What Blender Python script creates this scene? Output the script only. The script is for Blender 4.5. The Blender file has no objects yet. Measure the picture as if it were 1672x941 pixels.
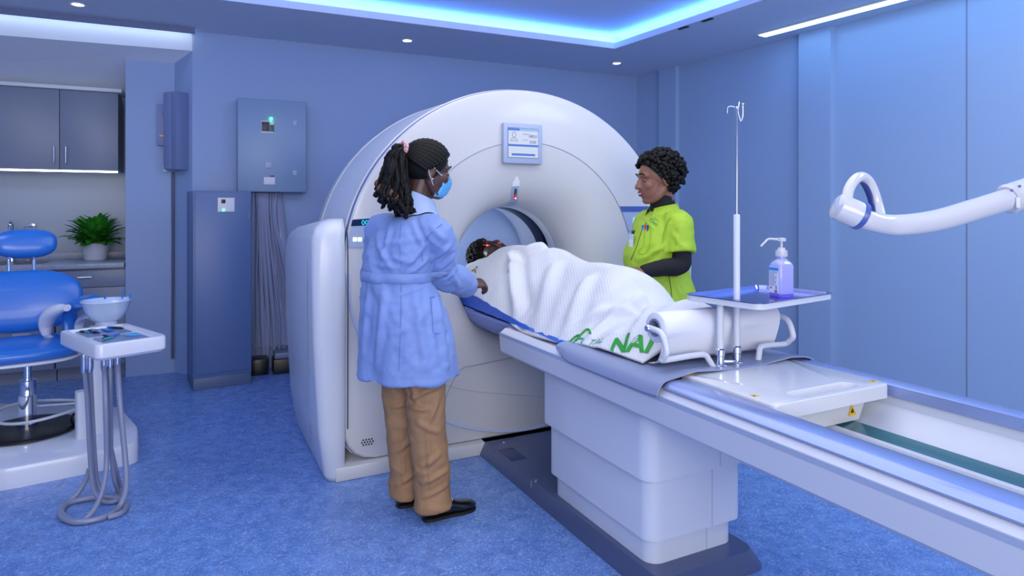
import bpy, bmesh, math, random
from mathutils import Vector, Matrix, noise
random.seed(7)
SC = bpy.context.scene
COL = SC.collection
PI = math.pi
# ---------------------------------------------------------------- camera model
F, CX, HY, H = 1050.0, 836.0, 340.0, 1.36
def P(px, py, d):
    return Vector(((px - CX) / F * d, d, H + (HY - py) / F * d))
def PZ(px, py, z):
    return P(px, py, F * (H - z) / (py - HY))
def PX(px, d):
    return (px - CX) / F * d
# ---------------------------------------------------------------- materials
def lin(c):
    c = c / 255.0
    return c / 12.92 if c <= 0.04045 else ((c + 0.055) / 1.055) ** 2.4
def col(rgb):
    return (lin(rgb[0]), lin(rgb[1]), lin(rgb[2]), 1.0)
def mat(name, rgb, rough=0.5, metal=0.0, coat=0.0, bump=None, var=None, emit=None, spec=None,
        trans=0.0, stretch=None, sheen=0.0, sss=0.0):
    m = bpy.data.materials.new(name)
    m.use_nodes = True
    nt = m.node_tree
    b = nt.nodes['Principled BSDF']
    b.inputs['Base Color'].default_value = col(rgb)
    b.inputs['Roughness'].default_value = rough
    b.inputs['Metallic'].default_value = metal
    if coat: b.inputs['Coat Weight'].default_value = coat; b.inputs['Coat Roughness'].default_value = 0.08
    if spec is not None: b.inputs['Specular IOR Level'].default_value = spec
    if trans: b.inputs['Transmission Weight'].default_value = trans
    if sheen: b.inputs['Sheen Weight'].default_value = sheen
    if emit:
        b.inputs['Emission Color'].default_value = col(emit[1]); b.inputs['Emission Strength'].default_value = emit[0]
    tc = nt.nodes.new('ShaderNodeTexCoord')
    vec = tc.outputs['Object']
    if stretch:
        mp = nt.nodes.new('ShaderNodeMapping'); mp.inputs['Scale'].default_value = stretch
        nt.links.new(vec, mp.inputs['Vector']); vec = mp.outputs['Vector']
    if var:                                           # (scale, amount): cloudy tone of the material itself
        n = nt.nodes.new('ShaderNodeTexNoise'); n.inputs['Scale'].default_value = var[0]; n.inputs['Detail'].default_value = 4
        nt.links.new(vec, n.inputs['Vector'])
        mx = nt.nodes.new('ShaderNodeMixRGB'); a = var[1]
        mx.inputs[1].default_value = col([max(0, v * (1 - a)) for v in rgb]); mx.inputs[2].default_value = col([min(255, v * (1 + a)) for v in rgb])
        nt.links.new(n.outputs['Fac'], mx.inputs[0]); nt.links.new(mx.outputs[0], b.inputs['Base Color'])
    if bump:                                          # (scale, strength)
        n2 = nt.nodes.new('ShaderNodeTexNoise'); n2.inputs['Scale'].default_value = bump[0]; n2.inputs['Detail'].default_value = 3
        nt.links.new(vec, n2.inputs['Vector'])
        bp = nt.nodes.new('ShaderNodeBump'); bp.inputs['Strength'].default_value = bump[1]; bp.inputs['Distance'].default_value = 0.02
        nt.links.new(n2.outputs['Fac'], bp.inputs['Height']); nt.links.new(bp.outputs['Normal'], b.inputs['Normal'])
    return m
# ---------------------------------------------------------------- mesh helpers (all add to a bmesh)
def BM(): return bmesh.new()
def box(bm, c, s, M=None, bev=0.0, seg=2):
    b2 = bmesh.new()
    bmesh.ops.create_cube(b2, size=1.0)
    bmesh.ops.scale(b2, vec=Vector(s), verts=b2.verts)
    if bev:
        bmesh.ops.bevel(b2, geom=list(b2.edges), offset=min(bev, min(s) * 0.49), segments=seg, affect='EDGES', profile=0.5)
    bmesh.ops.translate(b2, vec=Vector(c), verts=b2.verts)
    if M is not None: b2.transform(M)
    merge(bm, b2)
def merge(bm, b2):
    me = bpy.data.meshes.new('tmp'); b2.to_mesh(me); b2.free(); bm.from_mesh(me); bpy.data.meshes.remove(me)
def loft(bm, rings, closed=True, cap=True, loop=False):
    """rings: equal-length lists of points; loop: last ring joins the first"""
    vs = [[bm.verts.new(p) for p in r] for r in rings]
    n = len(rings[0]); m = len(rings)
    for i in range(m if loop else m - 1):
        a, b = vs[i], vs[(i + 1) % m]
        for j in range(n if closed else n - 1):
            k = (j + 1) % n
            try: bm.faces.new((a[j], a[k], b[k], b[j]))
            except ValueError: pass
    if cap and closed and not loop:
        for r in (vs[0], vs[-1]):
            try: bm.faces.new(r)
            except ValueError: pass
    return vs
def catmull(pts, n=8, closed=False):
    pts = [Vector(p) for p in pts]; out = []
    N = len(pts)
    for i in range(N if closed else N - 1):
        if closed: p0, p1, p2, p3 = pts[i - 1], pts[i], pts[(i + 1) % N], pts[(i + 2) % N]
        else: p0, p1, p2, p3 = pts[max(i - 1, 0)], pts[i], pts[i + 1], pts[min(i + 2, N - 1)]
        for k in range(n):
            t = k / n
            out.append(0.5 * ((2 * p1) + (p2 - p0) * t + (2 * p0 - 5 * p1 + 4 * p2 - p3) * t * t + (3 * p1 - p0 - 3 * p2 + p3) * t ** 3))
    if not closed: out.append(pts[-1])
    return out
def interp(xs, ys, x):
    if x <= xs[0]: return ys[0]
    for i in range(len(xs) - 1):
        if x <= xs[i + 1]:
            t = (x - xs[i]) / (xs[i + 1] - xs[i]); return ys[i] + (ys[i + 1] - ys[i]) * t
    return ys[-1]
def sm_interp(xs, ys, x):
    if x <= xs[0]: return ys[0]
    for i in range(len(xs) - 1):
        if x <= xs[i + 1]:
            def slope(k):
                if k == 0 or k == len(xs) - 1: return 0.0
                return (ys[k + 1] - ys[k - 1]) / (xs[k + 1] - xs[k - 1])
            h = xs[i + 1] - xs[i]; t = (x - xs[i]) / h
            return ((2 * t**3 - 3 * t * t + 1) * ys[i] + (t**3 - 2 * t * t + t) * h * slope(i)
                    + (-2 * t**3 + 3 * t * t) * ys[i + 1] + (t**3 - t * t) * h * slope(i + 1))
    return ys[-1]
def tube(bm, pts, r, n=12, closed=False, cap=True, flat=None):
    """flat: (u, v) multipliers of the cross-section"""
    pts = [Vector(p) for p in pts]; m = len(pts)
    rad = r if isinstance(r, (list, tuple)) else [r] * m
    tan = []
    for i in range(m):
        if closed: t = pts[(i + 1) % m] - pts[i - 1]
        else: t = pts[min(i + 1, m - 1)] - pts[max(i - 1, 0)]
        tan.append(t.normalized() if t.length > 1e-9 else Vector((0, 0, 1)))
    ref = Vector((0, 0, 1)) if abs(tan[0].z) < 0.9 else Vector((1, 0, 0))
    u = tan[0].cross(ref).normalized(); rings = []
    for i in range(m):
        u = (u - tan[i] * u.dot(tan[i])); u = u.normalized() if u.length > 1e-6 else tan[i].orthogonal().normalized()
        v = tan[i].cross(u)
        fu, fv = flat if flat else (1, 1)
        rings.append([pts[i] + (u * math.cos(2 * PI * k / n) * fu + v * math.sin(2 * PI * k / n) * fv) * rad[i] for k in range(n)])
    loft(bm, rings, True, cap, loop=closed)
def limb(bm, pts, rad, n=16, sub=6, flat=None):
    """round-ended tapered tube, for bodies and sleeves"""
    ps = catmull(pts, sub); m = len(ps)
    rs = [sm_interp(list(range(len(rad))), list(rad), i / (m - 1) * (len(rad) - 1)) for i in range(m)]
    d0 = (ps[0] - ps[1]).normalized(); d1 = (ps[-1] - ps[-2]).normalized()
    pre = [(ps[0] + d0 * rs[0] * math.sin(a), rs[0] * math.cos(a)) for a in (1.35, 1.0, 0.55)]
    post = [(ps[-1] + d1 * rs[-1] * math.sin(a), rs[-1] * math.cos(a)) for a in (0.55, 1.0, 1.35)]
    allp = pre + list(zip(ps, rs)) + post
    tube(bm, [a for a, _ in allp], [b for _, b in allp], n, flat=flat)
def lathe(bm, prof, n=32, M=None, cap=True):
    rings = [[Vector((r * math.cos(2 * PI * k / n), r * math.sin(2 * PI * k / n), z)) for k in range(n)] for r, z in prof]
    if M is not None: rings = [[M @ p for p in r] for r in rings]
    loft(bm, rings, True, cap)
def prism(bm, poly, z0, z1, M=None, bev=0.0, seg=2):
    b2 = bmesh.new()
    lo = [b2.verts.new((x, y, z0)) for x, y in poly]; hi = [b2.verts.new((x, y, z1)) for x, y in poly]
    n = len(poly)
    b2.faces.new(lo[::-1]); b2.faces.new(hi)
    for i in range(n):
        j = (i + 1) % n; b2.faces.new((lo[i], lo[j], hi[j], hi[i]))
    if bev: bmesh.ops.bevel(b2, geom=list(b2.edges), offset=bev, segments=seg, affect='EDGES', profile=0.5, clamp_overlap=True)
    if M is not None: b2.transform(M)
    merge(bm, b2)
def rrect(w, h, r, n=5, cx=0, cy=0):
    out = []
    for sx, sy, a0 in ((1, 1, 0), (-1, 1, PI / 2), (-1, -1, PI), (1, -1, 3 * PI / 2)):
        for k in range(n + 1):
            a = a0 + PI / 2 * k / n
            out.append((cx + sx * (w / 2 - r) + r * math.cos(a), cy + sy * (h / 2 - r) + r * math.sin(a)))
    return out
def ball(bm, c, s, M=None, seg=20, ring=14):
    b2 = bmesh.new(); bmesh.ops.create_uvsphere(b2, u_segments=seg, v_segments=ring, radius=1.0)
    s = (s, s, s) if isinstance(s, (int, float)) else s
    bmesh.ops.scale(b2, vec=Vector(s), verts=b2.verts); 
    if M is not None: b2.transform(M)
    bmesh.ops.translate(b2, vec=Vector(c), verts=b2.verts)
    merge(bm, b2)
def surf(bm, rows):
    return loft(bm, rows, closed=False, cap=False)
# ---------------------------------------------------------------- objects
def root_matrix(o):
    while o.parent is not None: o = o.parent
    return o.matrix_basis.copy()
def obj(name, bm, m, parent=None, frame=None, sharp=35, origin=None, flat=False):
    if frame is not None: bm.transform(frame)
    if parent is not None: bm.transform(root_matrix(parent).inverted())
    elif origin is not None: bm.transform(Matrix.Translation(-Vector(origin)))
    bmesh.ops.recalc_face_normals(bm, faces=bm.faces)
    me = bpy.data.meshes.new(name); bm.to_mesh(me); bm.free()
    if not flat:
        me.polygons.foreach_set('use_smooth', [True] * len(me.polygons))
        if sharp: me.set_sharp_from_angle(angle=math.radians(sharp))
    for x in (m if isinstance(m, (list, tuple)) else [m]): me.materials.append(x)
    o = bpy.data.objects.new(name, me); COL.objects.link(o)
    if parent is not None: o.parent = parent
    elif origin is not None: o.location = Vector(origin)
    return o
def thing(name, label, cat, loc, rotz=0.0, group=None):
    o = bpy.data.objects.new(name, None); o.empty_display_size = 0.1; COL.objects.link(o)
    o.location = Vector(loc); o.rotation_euler = (0, 0, rotz)
    o['label'] = label; o['category'] = cat
    if group: o['group'] = group
    return o
def tag(o, label, cat, group=None):
    o['label'] = label; o['category'] = cat
    if group: o['group'] = group
    return o
def struct(name, bm, m, **k):
    o = obj(name, bm, m, **k); o['kind'] = 'structure'; return o
def frame2(o, ex, ey, ez=(0, 0, 1)):
    ex, ey, ez = Vector(ex), Vector(ey), Vector(ez)
    M = Matrix((ex.to_4d(), ey.to_4d(), ez.to_4d(), Vector(o).to_4d())).transposed()
    M[3][0] = M[3][1] = M[3][2] = 0; M[3][3] = 1
    return M
def baked(bm, voxel, smooth=2, disp=None, fac=0.5):
    """one continuous skin over everything in bm (voxel union), as a new bmesh"""
    bmesh.ops.recalc_face_normals(bm, faces=bm.faces)
    me = bpy.data.meshes.new('tmp'); bm.to_mesh(me); bm.free()
    o = bpy.data.objects.new('tmp', me); COL.objects.link(o)
    r = o.modifiers.new('r', 'REMESH'); r.mode = 'VOXEL'; r.voxel_size = voxel
    if smooth:
        s = o.modifiers.new('s', 'SMOOTH'); s.iterations = smooth; s.factor = fac
    dg = bpy.context.evaluated_depsgraph_get()
    ev = o.evaluated_get(dg); m2 = bpy.data.meshes.new_from_object(ev)
    b2 = bmesh.new(); b2.from_mesh(m2)
    bpy.data.objects.remove(o); bpy.data.meshes.remove(me); bpy.data.meshes.remove(m2)
    b2.normal_update()
    if disp:
        mv = [(v, v.normal.copy() * disp(v.co, v.normal)) for v in b2.verts]
        for v, d in mv: v.co += d
        b2.normal_update()
    return b2
def text_bm(s, size, extrude=0.0, bold=0.0):
    cu = bpy.data.curves.new('t', 'FONT'); cu.body = s; cu.size = size; cu.align_x = 'CENTER'; cu.align_y = 'CENTER'; cu.extrude = extrude
    cu.resolution_u = 3; cu.offset = bold
    o = bpy.data.objects.new('t', cu); COL.objects.link(o)
    dg = bpy.context.evaluated_depsgraph_get()
    m2 = bpy.data.meshes.new_from_object(o.evaluated_get(dg))
    b2 = bmesh.new(); b2.from_mesh(m2); bpy.data.objects.remove(o); bpy.data.meshes.remove(m2); bpy.data.curves.remove(cu)
    return b2
# ================================================================ materials
WALLC = (140, 163, 204)
M_wall = mat('wall paint', WALLC, 0.55, bump=(60, 0.02))
M_wallr = mat('wall panel paint', (150, 176, 212), 0.32, bump=(40, 0.02))
M_ceil = mat('ceiling paint', (214, 222, 236), 0.7)
M_white = mat('white enamel', (204, 207, 216), 0.28, coat=0.3)
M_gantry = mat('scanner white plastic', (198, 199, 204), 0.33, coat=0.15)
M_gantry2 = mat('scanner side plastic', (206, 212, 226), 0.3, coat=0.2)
M_seam = mat('seam grey', (120, 132, 158), 0.5)
M_trimblue = mat('blue grey trim', (66, 92, 168), 0.3)
M_grey = mat('light grey plastic', (158, 172, 204), 0.4)
M_steel = mat('brushed steel', (205, 212, 228), 0.22, metal=1.0)
M_chrome = mat('chrome', (225, 230, 240), 0.08, metal=1.0)
M_black = mat('black plastic', (16, 18, 24), 0.35)
M_darkblue = mat('dark blue glass', (22, 36, 78), 0.15)
M_basegrey = mat('slate plinth paint', (72, 84, 122), 0.3, coat=0.2)
M_mat = mat('grey vinyl mat', (134, 146, 182), 0.38)
M_cab = mat('cabinet laminate', (122, 132, 156), 0.4)
M_stone = mat('worktop stone', (150, 158, 180), 0.35, var=(40, 0.15))
M_steelgrey = mat('grey cabinet paint', (84, 110, 158), 0.4)
M_boxgrey = mat('panel box paint', (126, 152, 186), 0.4)
M_blue = mat('blue vinyl upholstery', (36, 112, 206), 0.3, coat=0.25)
M_label = mat('white sticker', (214, 218, 230), 0.5)
M_yellow = mat('warning yellow', (226, 186, 30), 0.5)
M_greenprint = mat('green print', (30, 150, 52), 0.7)
M_led_green = mat('green indicator', (40, 220, 120), 0.3, emit=(6, (60, 255, 140)))
M_led_red = mat('red indicator', (190, 20, 30), 0.25, emit=(0.5, (220, 20, 40)))
M_led_white = mat('white indicator', (240, 250, 255), 0.3, emit=(2.0, (200, 245, 255)))
M_led_cyan = mat('cyan readout', (30, 160, 190), 0.3, emit=(1.2, (30, 180, 210)))
M_lamp = mat('lamp diffuser', (255, 255, 255), 0.5, emit=(14, (240, 245, 255)))
M_cove = mat('blue led tape', (120, 180, 255), 0.5, emit=(26, (84, 150, 255)))
M_slot = mat('white led tape', (255, 255, 255), 0.5, emit=(4.5, (215, 235, 255)))
M_strip = mat('linear lamp diffuser', (255, 255, 255), 0.5, emit=(7, (150, 205, 255)))
M_glassgreen = mat('green glass strip', (60, 110, 122), 0.12)

def floor_material():
    m = bpy.data.materials.new('blue flecked vinyl'); m.use_nodes = True
    nt = m.node_tree; b = nt.nodes['Principled BSDF']; L = nt.links.new
    tc = nt.nodes.new('ShaderNodeTexCoord')
    def noise_n(scale, detail, dist=0.0):
        n = nt.nodes.new('ShaderNodeTexNoise'); n.inputs['Scale'].default_value = scale; n.inputs['Detail'].default_value = detail
        n.inputs['Distortion'].default_value = dist; L(tc.outputs['Object'], n.inputs['Vector']); return n
    def ramp(inp, p0, c0, p1, c1):
        r = nt.nodes.new('ShaderNodeValToRGB'); r.color_ramp.elements[0].position = p0; r.color_ramp.elements[0].color = c0
        r.color_ramp.elements[1].position = p1; r.color_ramp.elements[1].color = c1; L(inp, r.inputs['Fac']); return r
    big = noise_n(14, 5, 0.6); fleck = noise_n(46, 3, 2.2); fine = noise_n(130, 2, 1.0)
    base = ramp(big.outputs['Fac'], 0.35, col((88, 126, 194)), 0.65, col((108, 148, 214)))
    fl = ramp(fleck.outputs['Fac'], 0.52, (0, 0, 0, 1), 0.64, (1, 1, 1, 1))
    dk = ramp(fine.outputs['Fac'], 0.30, (1, 1, 1, 1), 0.42, (0, 0, 0, 1))
    m1 = nt.nodes.new('ShaderNodeMixRGB'); L(base.outputs[0], m1.inputs[1]); m1.inputs[2].default_value = col((172, 190, 230))
    s1 = nt.nodes.new('ShaderNodeMath'); s1.operation = 'MULTIPLY'; s1.inputs[1].default_value = 0.55; L(fl.outputs[0], s1.inputs[0]); L(s1.outputs[0], m1.inputs[0])
    m2 = nt.nodes.new('ShaderNodeMixRGB'); L(m1.outputs[0], m2.inputs[1]); m2.inputs[2].default_value = col((52, 82, 158))
    s2 = nt.nodes.new('ShaderNodeMath'); s2.operation = 'MULTIPLY'; s2.inputs[1].default_value = 0.6; L(dk.outputs[0], s2.inputs[0]); L(s2.outputs[0], m2.inputs[0])
    L(m2.outputs[0], b.inputs['Base Color']); b.inputs['Roughness'].default_value = 0.24
    bp = nt.nodes.new('ShaderNodeBump'); bp.inputs['Strength'].default_value = 0.06; bp.inputs['Distance'].default_value = 0.01
    L(fleck.outputs['Fac'], bp.inputs['Height']); L(bp.outputs['Normal'], b.inputs['Normal'])
    return m
M_floor = floor_material()

# ================================================================ the room
CEIL = 2.80
E1 = Vector((0.907, 0.421, 0)).normalized()        # along the back wall, to the right
E2 = Vector((-0.512, 0.859, 0)).normalized()       # away from the camera, along the right wall
ER = -E2
Bp = Vector((-2.600, 5.23, 0))                      # left end of the back wall
CR = Vector((1.374, 7.075, 0))                      # back right corner
def slab(bm, pts, z0, z1): prism(bm, [(p[0], p[1]) for p in pts], z0, z1)
def wallslab(bm, a, b, off, z0, z1):                # from a to b, thickness vector off
    slab(bm, [a, b, b + off, a + off], z0, z1)
bm = BM(); slab(bm, [(-8, -5), (10, -5), (10, 10), (-8, 10)], -0.12, 0.0)
struct('floor', bm, M_floor)
EB = Vector((-E1.y, E1.x, 0))                       # back wall's outward normal
bm = BM(); wallslab(bm, Bp, CR + E1 * 0.25, EB * 0.2, 0, 3.1)
struct('wall_back', bm, M_wall)
RN = Vector((E2.y, -E2.x, 0))                       # right wall's outward normal
bm = BM(); wallslab(bm, CR + E2 * 0.25, CR + ER * 11, RN * 0.2, 0, 3.1)
for k in (0.39, 2.03): pass
struct('wall_right', bm, M_wallr)
for i, (k0, k1, w) in enumerate(((0.39, 0.63, 0.05), (2.03, 2.31, 0.06))):
    bm = BM(); wallslab(bm, CR + ER * k0, CR + ER * k1, -RN * w, 0, CEIL)
    struct('trim_%d' % (i + 1), bm, M_wallr)
bm = BM()
for k in (3.24,):
    wallslab(bm, CR + ER * k, CR + ER * (k + 0.006), -RN * 0.003, 0, CEIL)
struct('trim_3', bm, M_seam)
AL = Bp - E1 * 3.2                                   # left end of the alcove opening
bm = BM(); wallslab(bm, AL + E2 * 1.6, AL + ER * 8.2, -E1 * 0.2, 0, 3.1)
struct('wall_left', bm, M_wall)
bm = BM(); wallslab(bm, AL + ER * 8.0, CR + ER * 10.8, Vector((0, -0.2, 0)), 0, 3.1)
struct('wall_rear', bm, M_wall)
# alcove: slanted return, pillar face, its inner side
Rp = Vector((-2.792, 5.32, 0)); Lp = Vector((-3.109, 5.173, 0)); Lq = Lp + EB * 0.75
bm = BM(); slab(bm, [Bp, Rp, Rp + EB * 0.3, Bp + EB * 0.3 + E1 * 0.02], 0, 2.70)
struct('trim_4', bm, M_wall)
bm = BM(); slab(bm, [Rp, Lp, Lq, Rp + EB * 0.75], 0, 2.66)
struct('wall_pillar', bm, M_wall)
# kitchen recess back wall
KB = Lp + EB * 0.66
bm = BM(); wallslab(bm, KB + E1 * 0.05, KB - E1 * 3.2, E2 * 0.15, 0, 2.75)
struct('wall_alcove', bm, mat('alcove wall tile', (160, 170, 188), 0.35))
# sloping soffit and lit fascia above the alcove
f0, f1 = Bp + E1 * 0.01, Bp - E1 * 3.3
bm = BM()
so = [Vector((f0.x, f0.y, 2.64)), Vector((f1.x, f1.y, 2.60)), f1 + E2 * 0.80 + Vector((0, 0, 2.24)), f0 + E2 * 0.80 + Vector((0, 0, 2.24))]
so2 = [v + Vector((0, 0, 0.09)) for v in so[2:]]
top = [Vector((f0.x, f0.y, CEIL + 0.02)), Vector((f1.x, f1.y, CEIL + 0.02))]
loft(bm, [[top[0], so[0], so[3], so2[1] + Vector((0, 0, 0.47))], [top[1], so[1], so[2], so2[0] + Vector((0, 0, 0.47))]], True, True)
struct('ceiling_alcove', bm, M_ceil)
# lip that hides the lamp washing the fascia
bm = BM(); wallslab(bm, f0 - E2 * 0.10, f1 - E2 * 0.10, -E2 * 0.03, CEIL - 0.045, CEIL + 0.02)
struct('trim_5', bm, mat('painted lip shade', (104, 114, 154), 0.6))  # dark colour stands in for shade on the lip face
bm = BM(); wallslab(bm, f0 - E2 * 0.075 - E1 * 0.02, f1 - E2 * 0.075 + E1 * 0.25, E2 * 0.018, CEIL - 0.016, CEIL - 0.002)
tag(obj('led_tape', bm, M_slot, origin=(f0.x - .8, f0.y - .4, CEIL - 0.016)), 'white light tape in the ceiling slot above the kitchen alcove', 'light')

# main ceiling with a raised tray; cove lip and blue tape
K = Vector((0.9268, 5.806, 0)); TA, TB = 4.3, 5.2
def cab(a, b, z): v = K - E1 * a + ER * b; return Vector((v.x, v.y, z))
A0, A1, B0, B1 = -3.0, 6.5, -1.62, 8.5
bm = BM()
def cq(a0, a1, b0, b1, z0, z1): slab(bm, [cab(a0, b0, 0), cab(a1, b0, 0), cab(a1, b1, 0), cab(a0, b1, 0)], z0, z1)
cq(A0, A1, B0, 0, CEIL, CEIL + 0.055); cq(A0, 0, 0, B1, CEIL, CEIL + 0.055); cq(TA, A1, 0, B1, CEIL, CEIL + 0.055); cq(0, TA, TB, B1, CEIL, CEIL + 0.055)
struct('ceiling', bm, M_ceil)
G0 = 0.12; ZT = CEIL + 0.130
bm = BM()
cq(-G0, TA + G0, -G0, TB + G0, ZT, ZT + 0.05)
for a0, a1, b0, b1 in ((-G0 - .04, -G0, -G0, TB + G0), (TA + G0, TA + G0 + .04, -G0, TB + G0), (-G0, TA + G0, -G0 - .04, -G0), (-G0, TA + G0, TB + G0, TB + G0 + .04)):
    cq(a0, a1, b0, b1, CEIL + 0.055, ZT + 0.05)
struct('ceiling_tray', bm, M_ceil)
bm = BM()
w = 0.02; zt0, zt1 = CEIL + 0.056, CEIL + 0.068
for a0, a1, b0, b1 in ((-0.07, -0.07 + w, -0.07, TB), (-0.07, TA, -0.07, -0.07 + w), (TA + .05, TA + .07, 0, TB), (0, TA, TB + .05, TB + .07)):
    cq(a0, a1, b0, b1, zt0, zt1)
cv = K - E1 * 0; 
tag(obj('led_tape', bm, M_cove, origin=(K.x, K.y, zt0)), 'blue light tape glowing round the raised ceiling tray', 'light')
# linear lamp on the ceiling by the right wall
p0 = PZ(1241, 57, CEIL); p1 = PZ(1470, -4, CEIL); dv = (p1 - p0).normalized(); nv = Vector((dv.y, -dv.x, 0))
t = thing('linear_light', 'long slim ceiling light running along the right wall', 'light', (p0.x, p0.y, CEIL))
p2 = p0 + dv * 3.2
bm = BM(); wallslab(bm, p0 - nv * 0.05, p2 - nv * 0.05, nv * 0.10, CEIL - 0.012, CEIL - 0.001); obj('housing', bm, M_white, t)
bm = BM(); wallslab(bm, p0 - nv * 0.042 + dv * 0.02, p2 - nv * 0.042, nv * 0.084, CEIL - 0.018, CEIL - 0.010); obj('diffuser', bm, M_strip, t)
DL = [((127, 7), 'round recessed downlight over the kitchen alcove side'), ((665, 66), 'round recessed downlight above the doctor in the white coat'),
      ((1007, 103), 'round recessed downlight near the back right corner')]
for (q, lab) in DL:
    c = PZ(q[0], q[1], CEIL)
    t = thing('downlight', lab, 'light', (c.x, c.y, CEIL), 0, 'recessed ceiling downlights')
    bm = BM(); lathe(bm, [(0.034, -0.003), (0.046, -0.007), (0.052, -0.004), (0.053, 0.0)], 28, Matrix.Translation(c), cap=False); obj('rim', bm, M_white, t)
    bm = BM(); lathe(bm, [(0.001, -0.0035), (0.036, -0.0035), (0.036, -0.001), (0.001, -0.001)], 28, Matrix.Translation(c)); obj('diffuser', bm, M_lamp, t)
# little ceiling clips by the cove
for i, (q, lab) in enumerate((((1116, 45), 'small dark ceiling vent slot closer to the cove corner'), ((1155, 32), 'small dark ceiling vent slot further from the cove corner'))):
    c = PZ(q[0], q[1], CEIL)
    bm = BM(); box(bm, (0, 0, -0.004), (0.10, 0.03, 0.008), frame2((c.x, c.y, CEIL), ER, RN), bev=0.002)
    tag(obj('ceiling_vent', bm, M_black, origin=(c.x, c.y, CEIL)), lab, 'vent', 'dark slots on the ceiling')
# ================================================================ scanner frame: s right, t into the gantry, z up
TH = math.radians(26.74)
GO = Vector((0.0926, 3.711, 0))
MG = Matrix.Translation(GO) @ Matrix.Rotation(TH, 4, 'Z')
def G(s, t, z): return MG @ Vector((s, t, z))
def gthing(name, label, cat, s, t, z=0, group=None):
    p = G(s, t, z); return thing(name, label, cat, p, TH, group)
ZB = 1.0                                             # bore centre height
EA, EBH, EZ, ZLOW, RC = 1.05, 0.99, 1.05, 0.07, 0.16
def inside(s, z):
    if z >= EZ: return (s / EA) ** 2 + ((z - EZ) / EBH) ** 2 <= 1
    if abs(s) > EA or z < ZLOW: return False
    dx, dz = abs(s) - (EA - RC), (ZLOW + RC) - z
    return not (dx > 0 and dz > 0 and dx * dx + dz * dz > RC * RC)
NA = 168
ANG = [2 * PI * (k + 0.5) / NA for k in range(NA)]
OUT = []
for a in ANG:
    lo, hi = 0.3, 2.0
    for _ in range(30):
        m = (lo + hi) / 2
        if inside(m * math.cos(a), ZB + m * math.sin(a)): lo = m
        else: hi = m
    OUT.append(lo)
def ring_c(r, t): return [Vector((r * math.cos(a), t, ZB + r * math.sin(a))) for a in ANG]
def ring_o(k, t, lift=0.0): return [Vector((o * k * math.cos(a), t, max(0.03, ZB + o * k * math.sin(a)))) for a, o in zip(ANG, OUT)]
def ring_m(f, t, r=0.74): return [Vector(((r + (o * 0.985 - r) * f) * math.cos(a), t, ZB + (r + (o * 0.985 - r) * f) * math.sin(a))) for a, o in zip(ANG, OUT)]
gan = gthing('ct_scanner', 'large white ring shaped scanner with a round bore in front of the back wall', 'scanner', 0, 0.5)
prof = [(0.372, 0.30), (0.374, 0.24), (0.385, 0.18), (0.41, 0.125), (0.45, 0.08), (0.50, 0.048), (0.56, 0.025), (0.63, 0.01), (0.70, 0.003), (0.738, 0.0)]
bm = BM(); loft(bm, [ring_c(r, t) for r, t in prof] + [ring_m(f, 0.0) for f in (0.04, 0.5, 0.97)] + [ring_o(0.992, 0.004), ring_o(1.0, 0.016)], True, False)
front = obj('front_cover', bm, M_gantry, gan, MG)
bm = BM(); tube(bm, [Vector((0.741 * math.cos(a), -0.0005, ZB + 0.741 * math.sin(a))) for a in ANG if 0.12 < a < PI - 0.1], 0.0022, 6)
obj('seam', bm, mat('arc seam', (134, 144, 172), 0.5), front, MG)
bm = BM(); loft(bm, [ring_o(1.0, 0.0165), ring_o(1.003, 0.018), ring_o(1.003, 0.050), ring_o(1.0, 0.052)], True, False)
obj('trim_band', bm, M_trimblue, gan, MG)
bm = BM(); loft(bm, [ring_o(1.0, 0.052), ring_o(1.010, 0.058), ring_o(1.010, 0.068), ring_o(1.004, 0.072)], True, False)
obj('edge_band', bm, M_gantry, gan, MG)
bm = BM(); loft(bm, [ring_o(1.004, 0.072), ring_o(1.012, 0.3), ring_o(1.018, 0.5), ring_o(1.018, 0.66)], True, False)
shell = obj('ring_shell', bm, M_gantry2, gan, MG)
bm = BM(); loft(bm, [ring_o(1.018, 0.664), ring_o(1.012, 0.80), ring_o(0.985, 0.95), ring_o(0.93, 1.03), ring_c(0.75, 1.03), ring_c(0.62, 1.02), ring_c(0.50, 0.97), ring_c(0.42, 0.88), ring_c(0.385, 0.76), ring_c(0.372, 0.62), ring_c(0.368, 0.52)], True, False)
obj('rear_cover', bm, M_gantry2, gan, MG)
bm = BM(); tube(bm, ring_o(1.0185, 0.662), 0.004, 6, closed=True); obj('shell_joint', bm, M_gantry, shell, MG)
bm = BM(); loft(bm, [ring_c(0.372, 0.30), ring_c(0.365, 0.32), ring_c(0.365, 0.37)], True, False); obj('bore_liner', bm, M_gantry2, gan, MG)
bm = BM(); loft(bm, [ring_c(0.365, 0.37), ring_c(0.362, 0.375), ring_c(0.362, 0.515), ring_c(0.368, 0.52)], True, False); obj('scan_window', bm, mat('smoked scan window', (18, 24, 44), 0.12), gan, MG)
bm = BM(); loft(bm, [ring_c(0.52, 0.985), ring_c(0.50, 0.995), ring_c(0.02, 0.995)], True, True); obj('bore_fill_disc', bm, mat('pale fill disc', (176, 198, 240), 0.4), gan, MG)  # pale disc added to brighten the far end of the bore
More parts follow.
